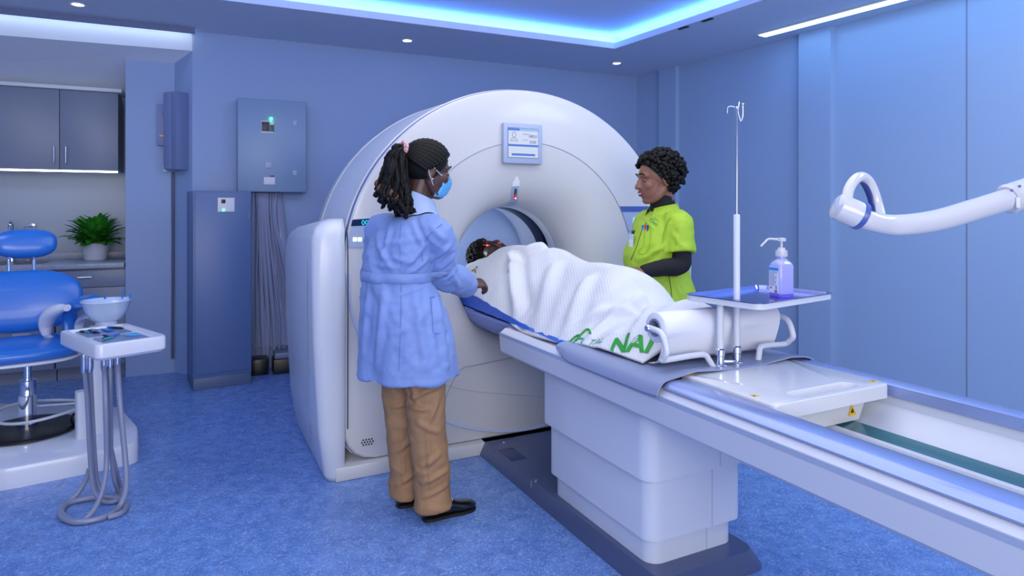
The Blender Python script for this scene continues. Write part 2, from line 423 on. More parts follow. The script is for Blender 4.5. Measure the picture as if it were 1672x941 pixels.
# large trim circle on the lower half of the front, and the lower door's seam lines
pts = []
for k in range(0, 81):
    a = PI + PI * k / 80
    s = 1.035 * math.cos(a); z = 1.03 + 0.945 * math.sin(a)
    pts.append((s, -0.002, z))
bm = BM(); tube(bm, pts, 0.009, 8, flat=(1, 1)); obj('trim_ring', bm, mat('pale trim ring', (178, 190, 220), 0.3), gan, MG)
def gfront(px, py, t=0.0):
    q = (px - CX) / F; o = GO + Vector((-math.sin(TH), math.cos(TH), 0)) * t
    s = (q * o.y - o.x) / (math.cos(TH) - q * math.sin(TH))
    w = o + Vector((math.cos(TH), math.sin(TH), 0)) * s
    return (s, t, H + (HY - py) * w.y / F)
def front_line(pix, r, m, name, n=8, t=-0.001):
    bm = BM(); tube(bm, catmull([gfront(x, y, t) for x, y in pix], n), r, 6); return obj(name, bm, m, front, MG)
M_seam2 = mat('soft seam grey', (150, 154, 166), 0.5)
front_line([(724, 660), (735, 632), (746, 611), (757, 601), (775, 597), (820, 588), (884, 575)], 0.0022, M_seam2, 'panel_seam')
front_line([(726, 628), (745, 634), (790, 641), (884, 648)], 0.0009, M_seam2, 'panel_seam')
# side covers
def shoulder(sign, name):
    bm = BM(); rings = []
    for z, so, f, bk, r in ((0.0, 1.135, -0.02, 0.92, .05), (0.03, 1.15, -0.035, 0.96, .05), (0.25, 1.18, -0.045, 1.0, .05), (0.7, 1.205, -0.05, 1.01, .05), (1.05, 1.212, -0.05, 0.98, .05),
                           (1.17, 1.21, -0.045, 0.93, .06), (1.215, 1.195, -0.03, 0.86, .06), (1.245, 1.165, 0.0, 0.78, .055), (1.262, 1.12, 0.05, 0.66, .03)):
        si = 1.045 if z < 1.2 else 1.04
        rr = min(r, (so - si) * 0.45)
        pl = rrect(so - si, bk - f, rr, 5, sign * (so + si) / 2, (bk + f) / 2)
        rings.append([Vector((x, y, z + (0.045 * (1 - (y - f) / (bk - f)) if z > 1.1 else 0))) for x, y in pl])
    loft(bm, rings, True, True)
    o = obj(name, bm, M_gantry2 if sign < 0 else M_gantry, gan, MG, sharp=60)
    return o
shl = shoulder(-1, 'side_cover'); shr = shoulder(1, 'side_cover')
bm = BM(); tube(bm, catmull([(-1.046, -0.048, 1.24), (-1.043, -0.05, 1.1), (-1.043, -0.05, 0.6), (-1.043, -0.046, 0.26)], 6), 0.0035, 6); obj('cover_gap', bm, mat('dark gap', (60, 70, 104), 0.6), shl, MG)
bm = BM(); tube(bm, [(-1.2115, 0.10, 1.1), (-1.214, 0.10, 0.8), (-1.20, 0.16, 0.16), (-1.176, 0.24, 0.13), (-1.178, 0.24, 0.2), (-1.19, 0.16, 0.24)], 0.0016, 5); obj('cover_seam', bm, M_seam, shl, MG)
bm = BM(); box(bm, (0, 0.45, 0.034), (2.2, 0.98, 0.068), bev=0.006); sk = obj('base_skirt', bm, M_gantry, gan, MG)
bm = BM(); box(bm, (-0.82, -0.041, 0.034), (0.003, 0.003, 0.062)); obj('skirt_joint', bm, M_seam, sk, MG)
# speaker grille
bm = BM(); c = gfront(600, 722, -0.002)
for r in range(3):
    for k in range(5 if r == 1 else 4):
        x = (k - (2 if r == 1 else 1.5)) * 0.0125; z = (1 - r) * 0.0125
        lathe(bm, [(0.0042, 0), (0.0042, 0.002)], 10, Matrix.Translation((c[0] + x * 1.15, c[1], c[2] + z)) @ Matrix.Rotation(PI / 2, 4, 'X'))
obj('speaker_hole', bm, M_black, front, MG)['kind'] = 'stuff'
# monitor
bm = BM(); box(bm, (-0.045, -0.012, 1.728), (0.252, 0.036, 0.232), bev=0.01); scr = obj('monitor', bm, M_grey, gan, MG)
def panel(parent, name, m, c, w, h, y, ex=0.0012, bev=0):
    bm = BM(); box(bm, (c[0], y, c[1]), (w, ex, h), bev=bev); return obj(name, bm, m, parent, MG)
M_scr = mat('screen white', (110, 114, 122), 0.3, emit=(0.5, (225, 235, 255)))
M_scrblue = mat('screen blue', (50, 84, 150), 0.3, emit=(0.3, (80, 130, 225)))
M_scrdark = mat('screen ink', (48, 60, 130), 0.4, emit=(0.08, (80, 95, 190)))
panel(scr, 'bezel', M_black, (-0.047, 1.731), 0.196, 0.170, -0.0305)
panel(scr, 'display', M_scr, (-0.047, 1.731), 0.192, 0.166, -0.0315)
panel(scr, 'menu_bar', M_scrblue, (-0.107, 1.806), 0.072, 0.014, -0.0325); panel(scr, 'menu_bar', mat('screen pale blue', (80, 100, 130), 0.3, emit=(0.5, (160, 190, 245))), (-0.011, 1.806), 0.118, 0.014, -0.0325)
panel(scr, 'menu_bar', M_scrblue, (-0.047, 1.716), 0.192, 0.012, -0.0325); panel(scr, 'menu_bar', M_scrblue, (-0.047, 1.664), 0.150, 0.012, -0.0325)
def gtext(parent, name, s, size, c, y, m, frame=None):
    b = text_bm(s, size, 0.0004); b.transform(Matrix.Translation((c[0], y, c[1])) @ Matrix.Rotation(PI / 2, 4, 'X'))
    return obj(name, b, m, parent, frame or MG, flat=True)
gtext(scr, 'readout', '080.0', 0.024, (0.014, 1.770), -0.0328, M_scrdark); gtext(scr, 'readout', '0.00', 0.024, (0.014, 1.737), -0.0328, M_scrdark)
bm = BM(); tube(bm, [(-0.107 + 0.012 * math.cos(a), -0.0326, 1.776 + 0.015 * math.sin(a)) for a in [k * PI / 10 for k in range(20)]], 0.0011, 5, closed=True); obj('icon_head', bm, M_scrdark, scr, MG)
bm = BM(); tube(bm, catmull([(-0.127, -0.0326, 1.735), (-0.123, -0.0326, 1.752), (-0.107, -0.0326, 1.757), (-0.091, -0.0326, 1.752), (-0.087, -0.0326, 1.735)], 5), 0.0011, 5); obj('icon_shoulders', bm, M_scrdark, scr, MG)
for zz, x0, x1 in ((1.781, -0.052, -0.012), (1.748, -0.05, -0.018), (1.742, -0.122, -0.092)):
    bm = BM(); tube(bm, [(x0, -0.0326, zz), (x1, -0.0326, zz)], 0.0012, 5); obj('text_line', bm, M_scrdark, scr, MG)
# breathing light strip above the bore
def bore_prof(r):
    return sm_interp([p[0] for p in prof], [p[1] for p in prof], r)
def bp_pt(r, a, off): return Vector((r * math.cos(a), bore_prof(r) - off, ZB + r * math.sin(a)))
rows = []
for k in range(19):
    f = k / 18; r = 0.487 - 0.113 * f; ac = PI / 2 + 0.114 - 0.080 * f ** 1.6; wd = 0.046 + 0.012 * f
    rows.append([bp_pt(r, ac + wd / r * 0.5 * (1 - 2 * j / 6), 0.006 if 0 < j < 6 else 0.0) for j in range(7)])
bm = BM(); surf(bm, rows); st = obj('light_strip', bm, M_grey, gan, MG)
def pill(r0, r1, m, nm, off=0.008):
    rows = []
    for k in range(9):
        f = k / 8; r = r0 + (r1 - r0) * f; w = 0.018
        ac = PI / 2 + 0.112 - 0.080 * ((0.487 - r) / 0.113) ** 1.6
        w *= math.sqrt(max(0.05, 1 - (max(0, abs(f - 0.5) - 0.25) / 0.25) ** 2))
        rows.append([bp_pt(r, ac + w / r * 0.5 * (1 - 2 * j / 4), off + (0.003 if j == 2 else 0)) for j in range(5)])
    bm = BM(); surf(bm, rows); return obj(nm, bm, m, st, MG)
pill(0.478, 0.408, M_black, 'lens', 0.0068)
pill(0.475, 0.447, mat('green lens', (20, 92, 84), 0.15), 'green_lamp'); pill(0.445, 0.412, M_led_red, 'red_lamp')
bm = BM(); ball(bm, bp_pt(0.419, PI / 2 + 0.072, 0.011), 0.0045); obj('lamp_glint', bm, M_led_white, st, MG)
# clear tab sticker above the strip
bm = BM(); rows = [[bp_pt(r, PI / 2 + 0.108 + w / r * 0.5 * (1 - 2 * j / 4), 0.0015) for j in range(5)] for r, w in ((0.489, .046), (0.515, .046), (0.528, .03), (0.548, .008))]
surf(bm, rows); obj('sticker', bm, mat('pale sticker', (226, 232, 244), 0.35), front, MG)
# control panels on the front, left and right of the bore
def poly_on_front(pix, t0, t1, m, nm, par):
    bm = BM(); a = [Vector(gfront(x, y, 0)) for x, y in pix]
    loft(bm, [[Vector((p.x, t0, p.z)) for p in a], [Vector((p.x, t1, p.z)) for p in a]], True, True)
    return obj(nm, bm, m, par, MG, flat=True)
cp = poly_on_front([(566, 405), (577, 358), (640, 354), (640, 402)], -0.006, 0.004, M_grey, 'control_panel', gan)
poly_on_front([(572.5, 369.5), (575, 359), (640, 354.5), (640, 366)], -0.0075, -0.006, M_darkblue, 'readout_window', cp)
gtext(cp, 'readout', '000.0', 0.036, (-0.925, gfront(590, 364)[2]), -0.008, M_led_cyan)
for q in ((576, 391), (584, 391), (597, 391), (597, 381)):
    s, _, z = gfront(q[0] + 3, q[1]); panel(cp, 'key', M_led_white, (s, z), 0.019, 0.019, -0.0075, 0.002)
cp = poly_on_front([(1026, 378), (1012, 337), (1062, 337), (1062, 378)], -0.006, 0.004, M_grey, 'control_panel', gan)
poly_on_front([(1015, 346), (1012, 337), (1062, 337), (1062, 346)], -0.0075, -0.006, M_trimblue, 'readout_window', cp)
s, _, z = gfront(1038, 361)
bm = BM(); lathe(bm, [(0.0, 0.006), (0.026, 0.006), (0.030, 0.0)], 24, Matrix.Translation((s, -0.006, z)) @ Matrix.Rotation(PI / 2, 4, 'X')); obj('round_key', bm, mat('lit blue key', (150, 195, 250), 0.3, emit=(0.5, (130, 190, 255))), cp, MG)
# ================================================================ patient table
tab = gthing('patient_table', 'long white and grey scanner table on a tiered pedestal, reaching into the bore', 'table', -0.06, -1.1)
def tier(s0, s1, t0, t1, z0, z1, r, m, nm, par=tab):
    bm = BM(); pl = rrect(s1 - s0, t1 - t0, r, 8, (s0 + s1) / 2, (t0 + t1) / 2)
    e = 0.006
    loft(bm, [[Vector((x, y, z0)) for x, y in pl], [Vector((x, y, z1)) for x, y in pl]], True, True)
    return obj(nm, bm, m, par, MG)
M_ped = mat('pedestal white', (206, 214, 232), 0.3, coat=0.2)
# dark plinth with bevelled edge
bm = BM(); r0 = rrect(0.52, 1.62, 0.05, 6, -0.06, -0.73); r1 = rrect(0.46, 1.56, 0.05, 6, -0.06, -0.73)
loft(bm, [[Vector((x, y, 0.0)) for x, y in r0], [Vector((x, y, 0.012)) for x, y in r0], [Vector((x, y, 0.068)) for x, y in r1]], True, True)
pl = obj('plinth', bm, M_basegrey, tab, MG)
bm = BM(); box(bm, (-0.235, -0.26, 0.066), (0.09, 0.17, 0.008), bev=0.003); obj('plinth_tab', bm, mat('plinth tab', (50, 62, 104), 0.3), pl, MG)
bm = BM(); box(bm, (-0.317, -0.60, 0.033), (0.004, 0.004, 0.075), Matrix.Translation((0.012, 0, 0)) ); obj('plinth_joint', bm, M_seam, pl, MG)
for q in ((-0.20, -0.09), (-0.28, -0.60)):
    bm = BM(); lathe(bm, [(0.009, 0.068), (0.009, 0.071), (0.004, 0.073)], 14, Matrix.Translation((q[0], q[1], 0))); obj('bolt', bm, M_chrome, pl, MG)
t3 = tier(-0.265, 0.145, -1.430, -0.735, 0.060, 0.20, 0.055, M_ped, 'pedestal_tier')
t2 = tier(-0.290, 0.170, -1.455, -0.722, 0.165, 0.46, 0.055, M_ped, 'pedestal_tier')
t1 = tier(-0.320, 0.200, -1.485, -0.710, 0.395, 0.665, 0.06, M_ped, 'pedestal_tier')
for (tt, y, z0, z1) in ((t3, -1.431, 0.07, 0.162), (t2, -1.456, 0.168, 0.393), (t1, -1.486, 0.40, 0.64)):
    bm = BM(); box(bm, (-0.005 + (z0 * 0.05), y, (z0 + z1) / 2), (0.0022, 0.003, z1 - z0)); obj('pedestal_seam', bm, mat('pale seam', (176, 188, 214), 0.4), tt, MG)
TEND = -3.05
def extr(bm, poly, t0, t1, bev=0.0):                # poly in (s, z), swept along t
    M = Matrix(((1, 0, 0, 0), (0, 0, 1, 0), (0, 1, 0, 0), (0, 0, 0, 1)))
    prism(bm, poly, t0, t1, M, bev)
near = [(-0.30, 0.655), (-0.385, 0.655), (-0.398, 0.668), (-0.405, 0.748), (-0.400, 0.756), (-0.372, 0.776), (-0.30, 0.776)]
far = [(-s - 0.05, z) for s, z in near][::-1]
M_side = mat('table side white', (200, 206, 222), 0.35)
bm = BM(); extr(bm, near, TEND, -0.46); sd = obj('side_beam', bm, M_side, tab, MG)
bm = BM(); extr(bm, [(s * 1.0 - 0.001, z) for s, z in ((-0.404, 0.742), (-0.404, 0.757), (-0.395, 0.757), (-0.395, 0.742))], TEND, -0.46); obj('beam_groove', bm, M_grey, sd, MG)
bm = BM(); extr(bm, far, TEND, -0.46); obj('side_beam', bm, M_side, tab, MG)
# bed between the beams (under the mat), open trough beyond
bm = BM(); extr(bm, [(-0.31, 0.66), (0.26, 0.66), (0.26, 0.775), (-0.31, 0.775)], -1.56, -0.46); obj('bed', bm, M_side, tab, MG)
bm = BM(); extr(bm, [(-0.31, 0.655), (0.26, 0.655), (0.26, 0.74), (0.215, 0.700), (0.195, 0.690), (0.165, 0.672), (0.14, 0.668), (-0.31, 0.668)], TEND, -1.56); obj('trough', bm, M_side, tab, MG)
bm = BM(); extr(bm, [(0.06, 0.667), (0.135, 0.667), (0.150, 0.674), (0.150, 0.680), (0.06, 0.671)], TEND, -1.58); obj('glass_strip', bm, M_glassgreen, tab, MG)
bm = BM(); extr(bm, [(0.035, 0.667), (0.058, 0.667), (0.058, 0.680), (0.035, 0.680)], TEND, -1.58); obj('guide_rail', bm, M_white, tab, MG)
bm = BM(); extr(bm, [(0.035-.14, 0.667), (0.02, 0.667), (0.02, 0.672), (0.035-.14, 0.672)], TEND, -1.58); obj('trough_liner', bm, mat('pale liner', (196, 208, 208), 0.4), tab, MG)
M_rail = mat('satin blue steel rail', (146, 164, 212), 0.24, metal=0.45)
rail = [(-0.383, 0.776), (-0.386, 0.782), (-0.375, 0.793), (-0.360, 0.799), (-0.30, 0.801), (-0.292, 0.797), (-0.292, 0.762), (-0.30, 0.762), (-0.30, 0.776)]
bm = BM(); extr(bm, rail, TEND, -1.643); obj('rail', bm, M_rail, tab, MG)
bm = BM(); extr(bm, [(-s - 0.05, z) for s, z in rail][::-1], TEND, -1.56); obj('rail', bm, M_rail, tab, MG)
# carriage between the rails
bm = BM()
cw, cd_, cx_, cy_ = 0.511, 0.395, -0.0275, -1.7975
ro = lambda k, z: [Vector((x, y, z)) for x, y in rrect(cw * k, cd_ * k, 0.018, 6, cx_, cy_)]
sl = lambda w, d, z: [Vector((x, y, z)) for x, y in rrect(w, d, d * .48, 6, -0.02, -1.945)]
loft(bm, [ro(1, 0.762), ro(1, 0.799), ro(.995, 0.804), ro(.985, 0.806), sl(0.285, 0.060, 0.806), sl(0.279, 0.055, 0.803), sl(0.262, 0.040, 0.782)], True, True)
car = obj('carriage', bm, M_white, tab, MG, sharp=40)
bm = BM(); loft(bm, [[Vector((-0.27, -1.93, 0.765)), Vector((0.215, -1.93, 0.765)), Vector((0.17, -1.93, 0.682)), Vector((-0.27, -1.93, 0.682))],
                     [Vector((-0.27, -1.62, 0.765)), Vector((0.215, -1.62, 0.765)), Vector((0.17, -1.62, 0.682)), Vector((-0.27, -1.62, 0.682))]], True, True)
obj('carriage_block', bm, M_white, car, MG)
def warn(s, t, z, nrm_up=True, size=0.024, rot=0.0):
    bm = BM()
    tri = [(-size * .55, -size * .4), (size * .55, -size * .4), (0, size * .6)]
    if nrm_up: Mx = Matrix.Translation((s, t, z)) @ Matrix.Rotation(rot, 4, 'Z')
    else: Mx = Matrix.Translation((s, t, z)) @ Matrix.Rotation(PI / 2, 4, 'X')
    prism(bm, tri, 0, 0.001, Mx)
    o = obj('warning_sign', bm, M_yellow, car, MG, flat=True)
    bm = BM(); prism(bm, [(x * .42, y * .42) for x, y in tri], 0.001, 0.0016, Mx); obj('warning_symbol', bm, M_black, o, MG, flat=True)
warn(-0.262, -1.625, 0.806); warn(-0.262, -1.90, 0.806, True, 0.024, 0.3); warn(0.205, -1.955, 0.806)
warn(0.135, -1.9315, 0.715, False, 0.036)
# curved cradle board running through the bore
def ushape(w, d, z, n=13):
    return [(w * math.sin(-PI / 2 + PI * k / (n - 1)) , z - d * math.cos(-PI / 2 + PI * k / (n - 1))) for k in range(n)]
ts = [-1.45, -0.9, -0.5, -0.2, 0.1, 0.4, 0.62, 0.70]
rings = []
for t in ts:
    k = 1.0 if t < 0.6 else 0.86
    dz = interp([-1.45, -0.7, -0.3, 0.7], [0.0, 0.0, 1.0, 1.0], t)
    up = [(s * k - 0.03, z) for s, z in ushape(0.30, 0.095 * dz + 0.006, 0.786)]
    lo = [(s * k - 0.03, z) for s, z in ushape(0.305, 0.135 * dz + 0.008, 0.772)][::-1]
    rings.append([Vector((s, t, z)) for s, z in up + lo])
bm = BM(); loft(bm, rings, True, True); obj('cradle', bm, mat('cradle grey blue', (124, 142, 206), 0.35), tab, MG)
# paper roll holder: bent white tube at each side
M_tubew = mat('white coated tube', (206, 212, 226), 0.3)
def holder(sd):
    s = -0.336 if sd < 0 else 0.265
    pts = [(s, -1.515, 0.948), (s, -1.575, 0.938), (s, -1.60, 0.885), (s, -1.585, 0.862), (s * .96, -1.57, 0.848), (s * 0.6, -1.575, 0.852), (s * 0.45, -1.58, 0.85), (s * 0.40, -1.585, 0.83), (s * 0.36, -1.59, 0.806)]
    bm = BM(); tube(bm, catmull(pts, 7), 0.0105, 12); o = obj('roll_holder', bm, M_tubew, tab, MG)
    bm = BM(); lathe(bm, [(0.0, 0.006), (0.010, 0.006), (0.013, 0.0), (0.013, -0.004)], 16, Matrix.Translation((s - 0.011 * (1 if sd < 0 else -1), -1.515, 0.948)) @ Matrix.Rotation(-PI / 2 * (1 if sd < 0 else -1), 4, 'Y')); obj('hub_cap', bm, M_steel, o, MG)
holder(-1); holder(1)
# ================================================================ mats on the table
bm = BM(); n = 24; rows = []
def matz(s, t):
    z = 0.800
    if s < -0.335: z -= (abs(s + 0.335) ** 1.1) * 0.9
    return z
ss = [-0.418, -0.416, -0.412, -0.406, -0.398, -0.385, -0.36, -0.33, -0.25, -0.1, 0.05, 0.2, 0.27, 0.30, 0.325]
zz = [0.757, 0.764, 0.774, 0.784, 0.793, 0.800, 0.806, 0.808, 0.808, 0.807, 0.807, 0.808, 0.808, 0.803, 0.79]
tt = [-1.648 + 0.035 * k for k in range(20)]
top = []
for i, t in enumerate(tt):
    lift = 0.014 * math.exp(-((t + 1.645) / 0.05) ** 2)
    row = []
    for s, z in zip(ss, zz):
        b = lift * (0.3 + math.exp(-((s + 0.22) / 0.07) ** 2) + 0.8 * math.exp(-((s - 0.2) / 0.08) ** 2))
        fade = interp([-1.1, -0.975], [0, 1], t)
        zc = z if s > -0.39 else z * (1 - fade) + max(z, 0.785) * fade
        row.append(Vector((s if s > -0.39 else s * (1 - fade) + -0.395 * fade, t, zc + b)))
    top.append(row)
bot = [[v - Vector((-0.003 if v.x < -0.39 else 0, 0, 0.006)) for v in r] for r in top]
loft(bm, [a + b[::-1] for a, b in zip(top, bot)], True, True)
o = obj('table_mat', bm, M_mat, None, MG, origin=G(-0.05, -1.3, 0.79)); tag(o, 'grey vinyl mat draped over the foot end of the scanner table', 'mat')
# blue mattress lining the cradle
rings = []
for t in [-1.13 + 0.06 * k for k in range(30)]:
    w = interp([-1.13, -0.9, -0.3, 0.6], [0.325, 0.32, 0.30, 0.285], t)
    dz = interp([-1.13, -0.7, -0.3, 0.7], [0.0, 0.15, 1.0, 1.0], t)
    hi = interp([-1.13, -0.6, -0.25, 0.1, 0.3, 0.5], [0.803, 0.812, 0.85, 0.885, 0.905, 0.91], t)
    up = []; lo = []
    N = 21
    for k in range(N):
        u = -1 + 2 * k / (N - 1)
        zi = 0.806 + 0.0 * dz + (hi - 0.806) * abs(u) ** 3 - 0.05 * dz * (1 - u * u)
        th = 0.016 + 0.068 * dz * (1 - 0.3 * u * u)
        wr = 0.004 * math.sin(t * 46 + 3 * u) * dz * abs(u)
        up.append(Vector((w * u - 0.03 + (-0.012 * dz if u < 0 else 0.012 * dz) * abs(u) ** 4, t, zi + wr)))
        zl = 0.800 - 0.085 * dz * (1 - u * u) + (hi - 0.84) * 0.1 * abs(u) ** 4 * dz
        lo.append(Vector(((w + 0.012 + wr) * u - 0.03, t, min(zl, zi - 0.01))))
    rings.append(up + lo[::-1])
bm = BM(); loft(bm, rings, True, True)
o = obj('mattress', bm, mat('royal blue vinyl', (24, 92, 206), 0.35, bump=(9, 0.5)), None, MG, origin=G(0, -0.3, 0.80)); tag(o, 'royal blue padded mattress under the covered patient', 'mattress')
# ================================================================ kitchen alcove (frame: u along E1, v into the recess)
KF = Vector((-3.12, 5.198, 0))                      # right front foot of the base cabinets
MK = frame2(KF, E1, EB)
kth = math.atan2(E1.y, E1.x)
def Kp(u, v, z=0): return MK @ Vector((u, v, z))
def bar_handle(bm, u, v, z0, z1):
    tube(bm, [(u, v - 0.002, z0), (u, v - 0.028, z0 + 0.004), (u, v - 0.028, z1 - 0.004), (u, v - 0.002, z1)], 0.005, 8)
def base_unit(u0, u1, label, drawer, hu):
    t = thing('base_cabinet', label, 'cabinet', Kp((u0 + u1) / 2, 0.25), kth)
    bm = BM(); box(bm, ((u0 + u1) / 2, 0.29, 0.49), (u1 - u0 - 0.002, 0.54, 0.78)); obj('body', bm, M_cab, t, MK)
    bm = BM(); box(bm, ((u0 + u1) / 2, 0.32, 0.05), (u1 - u0 - 0.002, 0.48, 0.10)); obj('kickboard', bm, M_cab, t, MK)
    zt = 0.87
    if drawer:
        bm = BM(); box(bm, ((u0 + u1) / 2, 0.01, 0.80), (u1 - u0 - 0.008, 0.02, 0.135), bev=0.002); d = obj('drawer', bm, M_cab, t, MK)
        bm = BM(); b = (u0 + u1) / 2 - 0.04; tube(bm, [(b - .05, 0.0, .815), (b - .047, -0.022, .815), (b + .047, -0.022, .815), (b + .05, 0.0, .815)], 0.004, 8); obj('handle', bm, M_steel, d, MK)
        zt = 0.728
    bm = BM(); box(bm, ((u0 + u1) / 2, 0.01, (zt + 0.11) / 2), (u1 - u0 - 0.008, 0.02, zt - 0.11), bev=0.002); d = obj('door', bm, M_cab, t, MK)
    bm = BM(); bar_handle(bm, hu, 0, 0.66 if drawer else 0.69, 0.66 + (0.06 if drawer else 0.13)); obj('handle', bm, M_steel, d, MK)
# x=97 px is the joint
base_unit(-0.475, -0.0, 'pale grey base cabinet under the potted plant', True, -0.435)
base_unit(-1.075, -0.48, 'pale grey base cabinet under the kitchen sink', False, -0.525)
wt = thing('worktop', 'grey stone worktop running over the two base cabinets', 'worktop', Kp(-0.55, 0.28, 0.88), kth)
bm = BM(); box(bm, (-0.56, 0.27, 0.902), (1.1, 0.60, 0.04), bev=0.004); obj('slab', bm, M_stone, wt, MK)
bm = BM(); box(bm, (-0.56, 0.572, 0.952), (1.1, 0.018, 0.06), bev=0.003); obj('upstand', bm, M_stone, wt, MK)
bm = BM(); pl = rrect(0.42, 0.30, 0.05, 5, -0.78, 0.27)
loft(bm, [[Vector((x, y, 0.924)) for x, y in pl], [Vector((x, y, 0.9225)) for x, y in rrect(0.40, 0.28, 0.045, 5, -0.78, 0.27)], [Vector((x, y, 0.9222)) for x, y in rrect(0.36, 0.24, 0.04, 5, -0.78, 0.27)]], True, True)
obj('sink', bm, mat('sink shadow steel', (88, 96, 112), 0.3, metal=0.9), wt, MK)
fc = tag(thing('faucet', '', '', Kp(-0.86, 0.49, 0.922), kth), 'tall swan neck kitchen faucet behind the sink', 'faucet')
bm = BM(); tube(bm, catmull([(-0.86, 0.49, 0.922), (-0.86, 0.49, 1.17), (-0.855, 0.47, 1.235), (-0.85, 0.42, 1.25), (-0.845, 0.37, 1.22), (-0.845, 0.365, 1.16)], 7), 0.012, 10); obj('spout', bm, M_chrome, fc, MK)
bm = BM(); lathe(bm, [(0.026, 0.9225), (0.026, 0.935), (0.017, 0.95), (0.017, 1.0)], 18, Matrix.Translation((-0.86, 0.49, 0))); obj('base', bm, M_chrome, fc, MK)
bm = BM(); tube(bm, [(-0.845, 0.49, 0.985), (-0.79, 0.485, 1.02)], 0.006, 8); obj('lever', bm, M_chrome, fc, MK)
hk = tag(thing('towel_ring', '', '', Kp(-0.775, 0.58, 1.2), kth), 'small towel ring fixed to the alcove wall beside the faucet', 'hook')
bm = BM(); box(bm, (-0.745, 0.585, 1.215), (0.05, 0.018, 0.03), bev=0.004); obj('bracket', bm, M_steel, hk, MK)
bm = BM(); tube(bm, catmull([(-0.73, 0.565, 1.21), (-0.73, 0.56, 1.10), (-0.77, 0.56, 1.07), (-0.80, 0.56, 1.12), (-0.79, 0.56, 1.20), (-0.75, 0.565, 1.215)], 5), 0.005, 8); obj('ring', bm, M_steel, hk, MK)
bm = BM(); lathe(bm, [(0.018, 0.922), (0.019, 0.93), (0.019, 1.0), (0.012, 1.015), (0.009, 1.03), (0.009, 1.06), (0.0, 1.062)], 16, MK @ Matrix.Translation((-0.755, 0.50, 0)))
tag(obj('soap_bottle', bm, mat('beige soap bottle', (150, 146, 150), 0.3), origin=Kp(-0.755, 0.50, 0.922)), 'slim soap bottle standing at the back of the sink', 'bottle')
# wall cabinet
VU = 0.215
wc = thing('wall_cabinet', 'grey two door wall cabinet above the sink counter', 'cabinet', Kp(-0.62, VU + .15, 1.67), kth)
U0, U1, UM = -1.2, -0.080, -0.485
bm = BM(); box(bm, ((U0 + U1) / 2, VU + 0.19, 2.0), (U1 - U0, 0.34, 0.66)); obj('body', bm, M_cab, wc, MK)
bm = BM(); box(bm, ((U0 + U1) / 2, VU + 0.15, 2.335), (U1 - U0 + 0.06, 0.36, 0.03), bev=0.003); obj('cornice', bm, M_label, wc, MK)
for a, b, hu in ((U0, UM - 0.003, UM - 0.035), (UM + 0.003, U1, UM + 0.045)):
    bm = BM(); box(bm, ((a + b) / 2, VU + 0.01, 1.995), (b - a, 0.02, 0.645), bev=0.002); d = obj('door', bm, M_cab, wc, MK)
    bm = BM(); bar_handle(bm, hu, VU, 1.72, 1.86); obj('handle', bm, M_steel, d, MK)
bm = BM(); box(bm, (U1 + 0.012, VU + 0.19, 1.5), (0.02, 0.34, 1.9)); 
bm.free()
bm = BM(); box(bm, ((U0 + U1) / 2, VU + 0.05, 1.663), (U1 - U0 - 0.02, 0.03, 0.012)); tag(obj('under_cabinet_light', bm, mat('under cabinet lamp', (255, 255, 255), 0.5, emit=(6, (235, 245, 255))), None, MK, origin=Kp(-0.6, VU + .05, 1.663)), 'slim white light strip under the wall cabinet', 'light')
# potted plant
ppos = Kp(-0.26, 0.36, 0.923)
pt = thing('potted_plant', 'leafy green plant in a white pot on the worktop', 'plant', ppos)
bm = BM(); lathe(bm, [(0.0, 0.0), (0.078, 0.0), (0.082, 0.004), (0.103, 0.135), (0.105, 0.145), (0.098, 0.147), (0.094, 0.125), (0.0, 0.122)], 28, Matrix.Translation(ppos)); obj('pot', bm, mat('white ceramic', (196, 200, 216), 0.3), pt)
bm = BM(); lathe(bm, [(0.0, 0.124), (0.093, 0.124), (0.093, 0.128), (0.0, 0.132)], 20, Matrix.Translation(ppos)); obj('soil', bm, mat('dark soil', (40, 30, 26), 0.9), pt)
bm = BM(); rnd = random.Random(5)
for i in range(170):
    a = rnd.uniform(0, 2 * PI); el = rnd.uniform(0.15, 1.45); L = rnd.uniform(0.16, 0.30) * (0.75 + 0.3 * math.sin(el)); w = rnd.uniform(0.022, 0.038)
    o = ppos + Vector((rnd.uniform(-.035, .035), rnd.uniform(-.035, .035), 0.13))
    h = Vector((math.cos(a), math.sin(a), 0)); sd = Vector((-h.y, h.x, 0)); pts = []
    for k in range(7):
        f = k / 6
        ang = el - f * f * rnd.uniform(0.7, 1.2)
        pts.append((h * math.cos(ang) + Vector((0, 0, 1)) * math.sin(ang)) * (L / 6))
    p = o; rows = []
    for k in range(7):
        f = k / 6; ww = (0.003 if f < 0.35 else w * math.sin(PI * min(1, (f - 0.3) / 0.72)) ** 0.7 + 0.001)
        rows.append([p - sd * ww + Vector((0, 0, ww * .3)), p + Vector((0, 0, 0)), p + sd * ww + Vector((0, 0, ww * .3))]); p = p + pts[k]
    surf(bm, rows)
obj('foliage', bm, mat('leaf green', (48, 128, 36), 0.45, var=(30, 0.35)), pt, sharp=None)
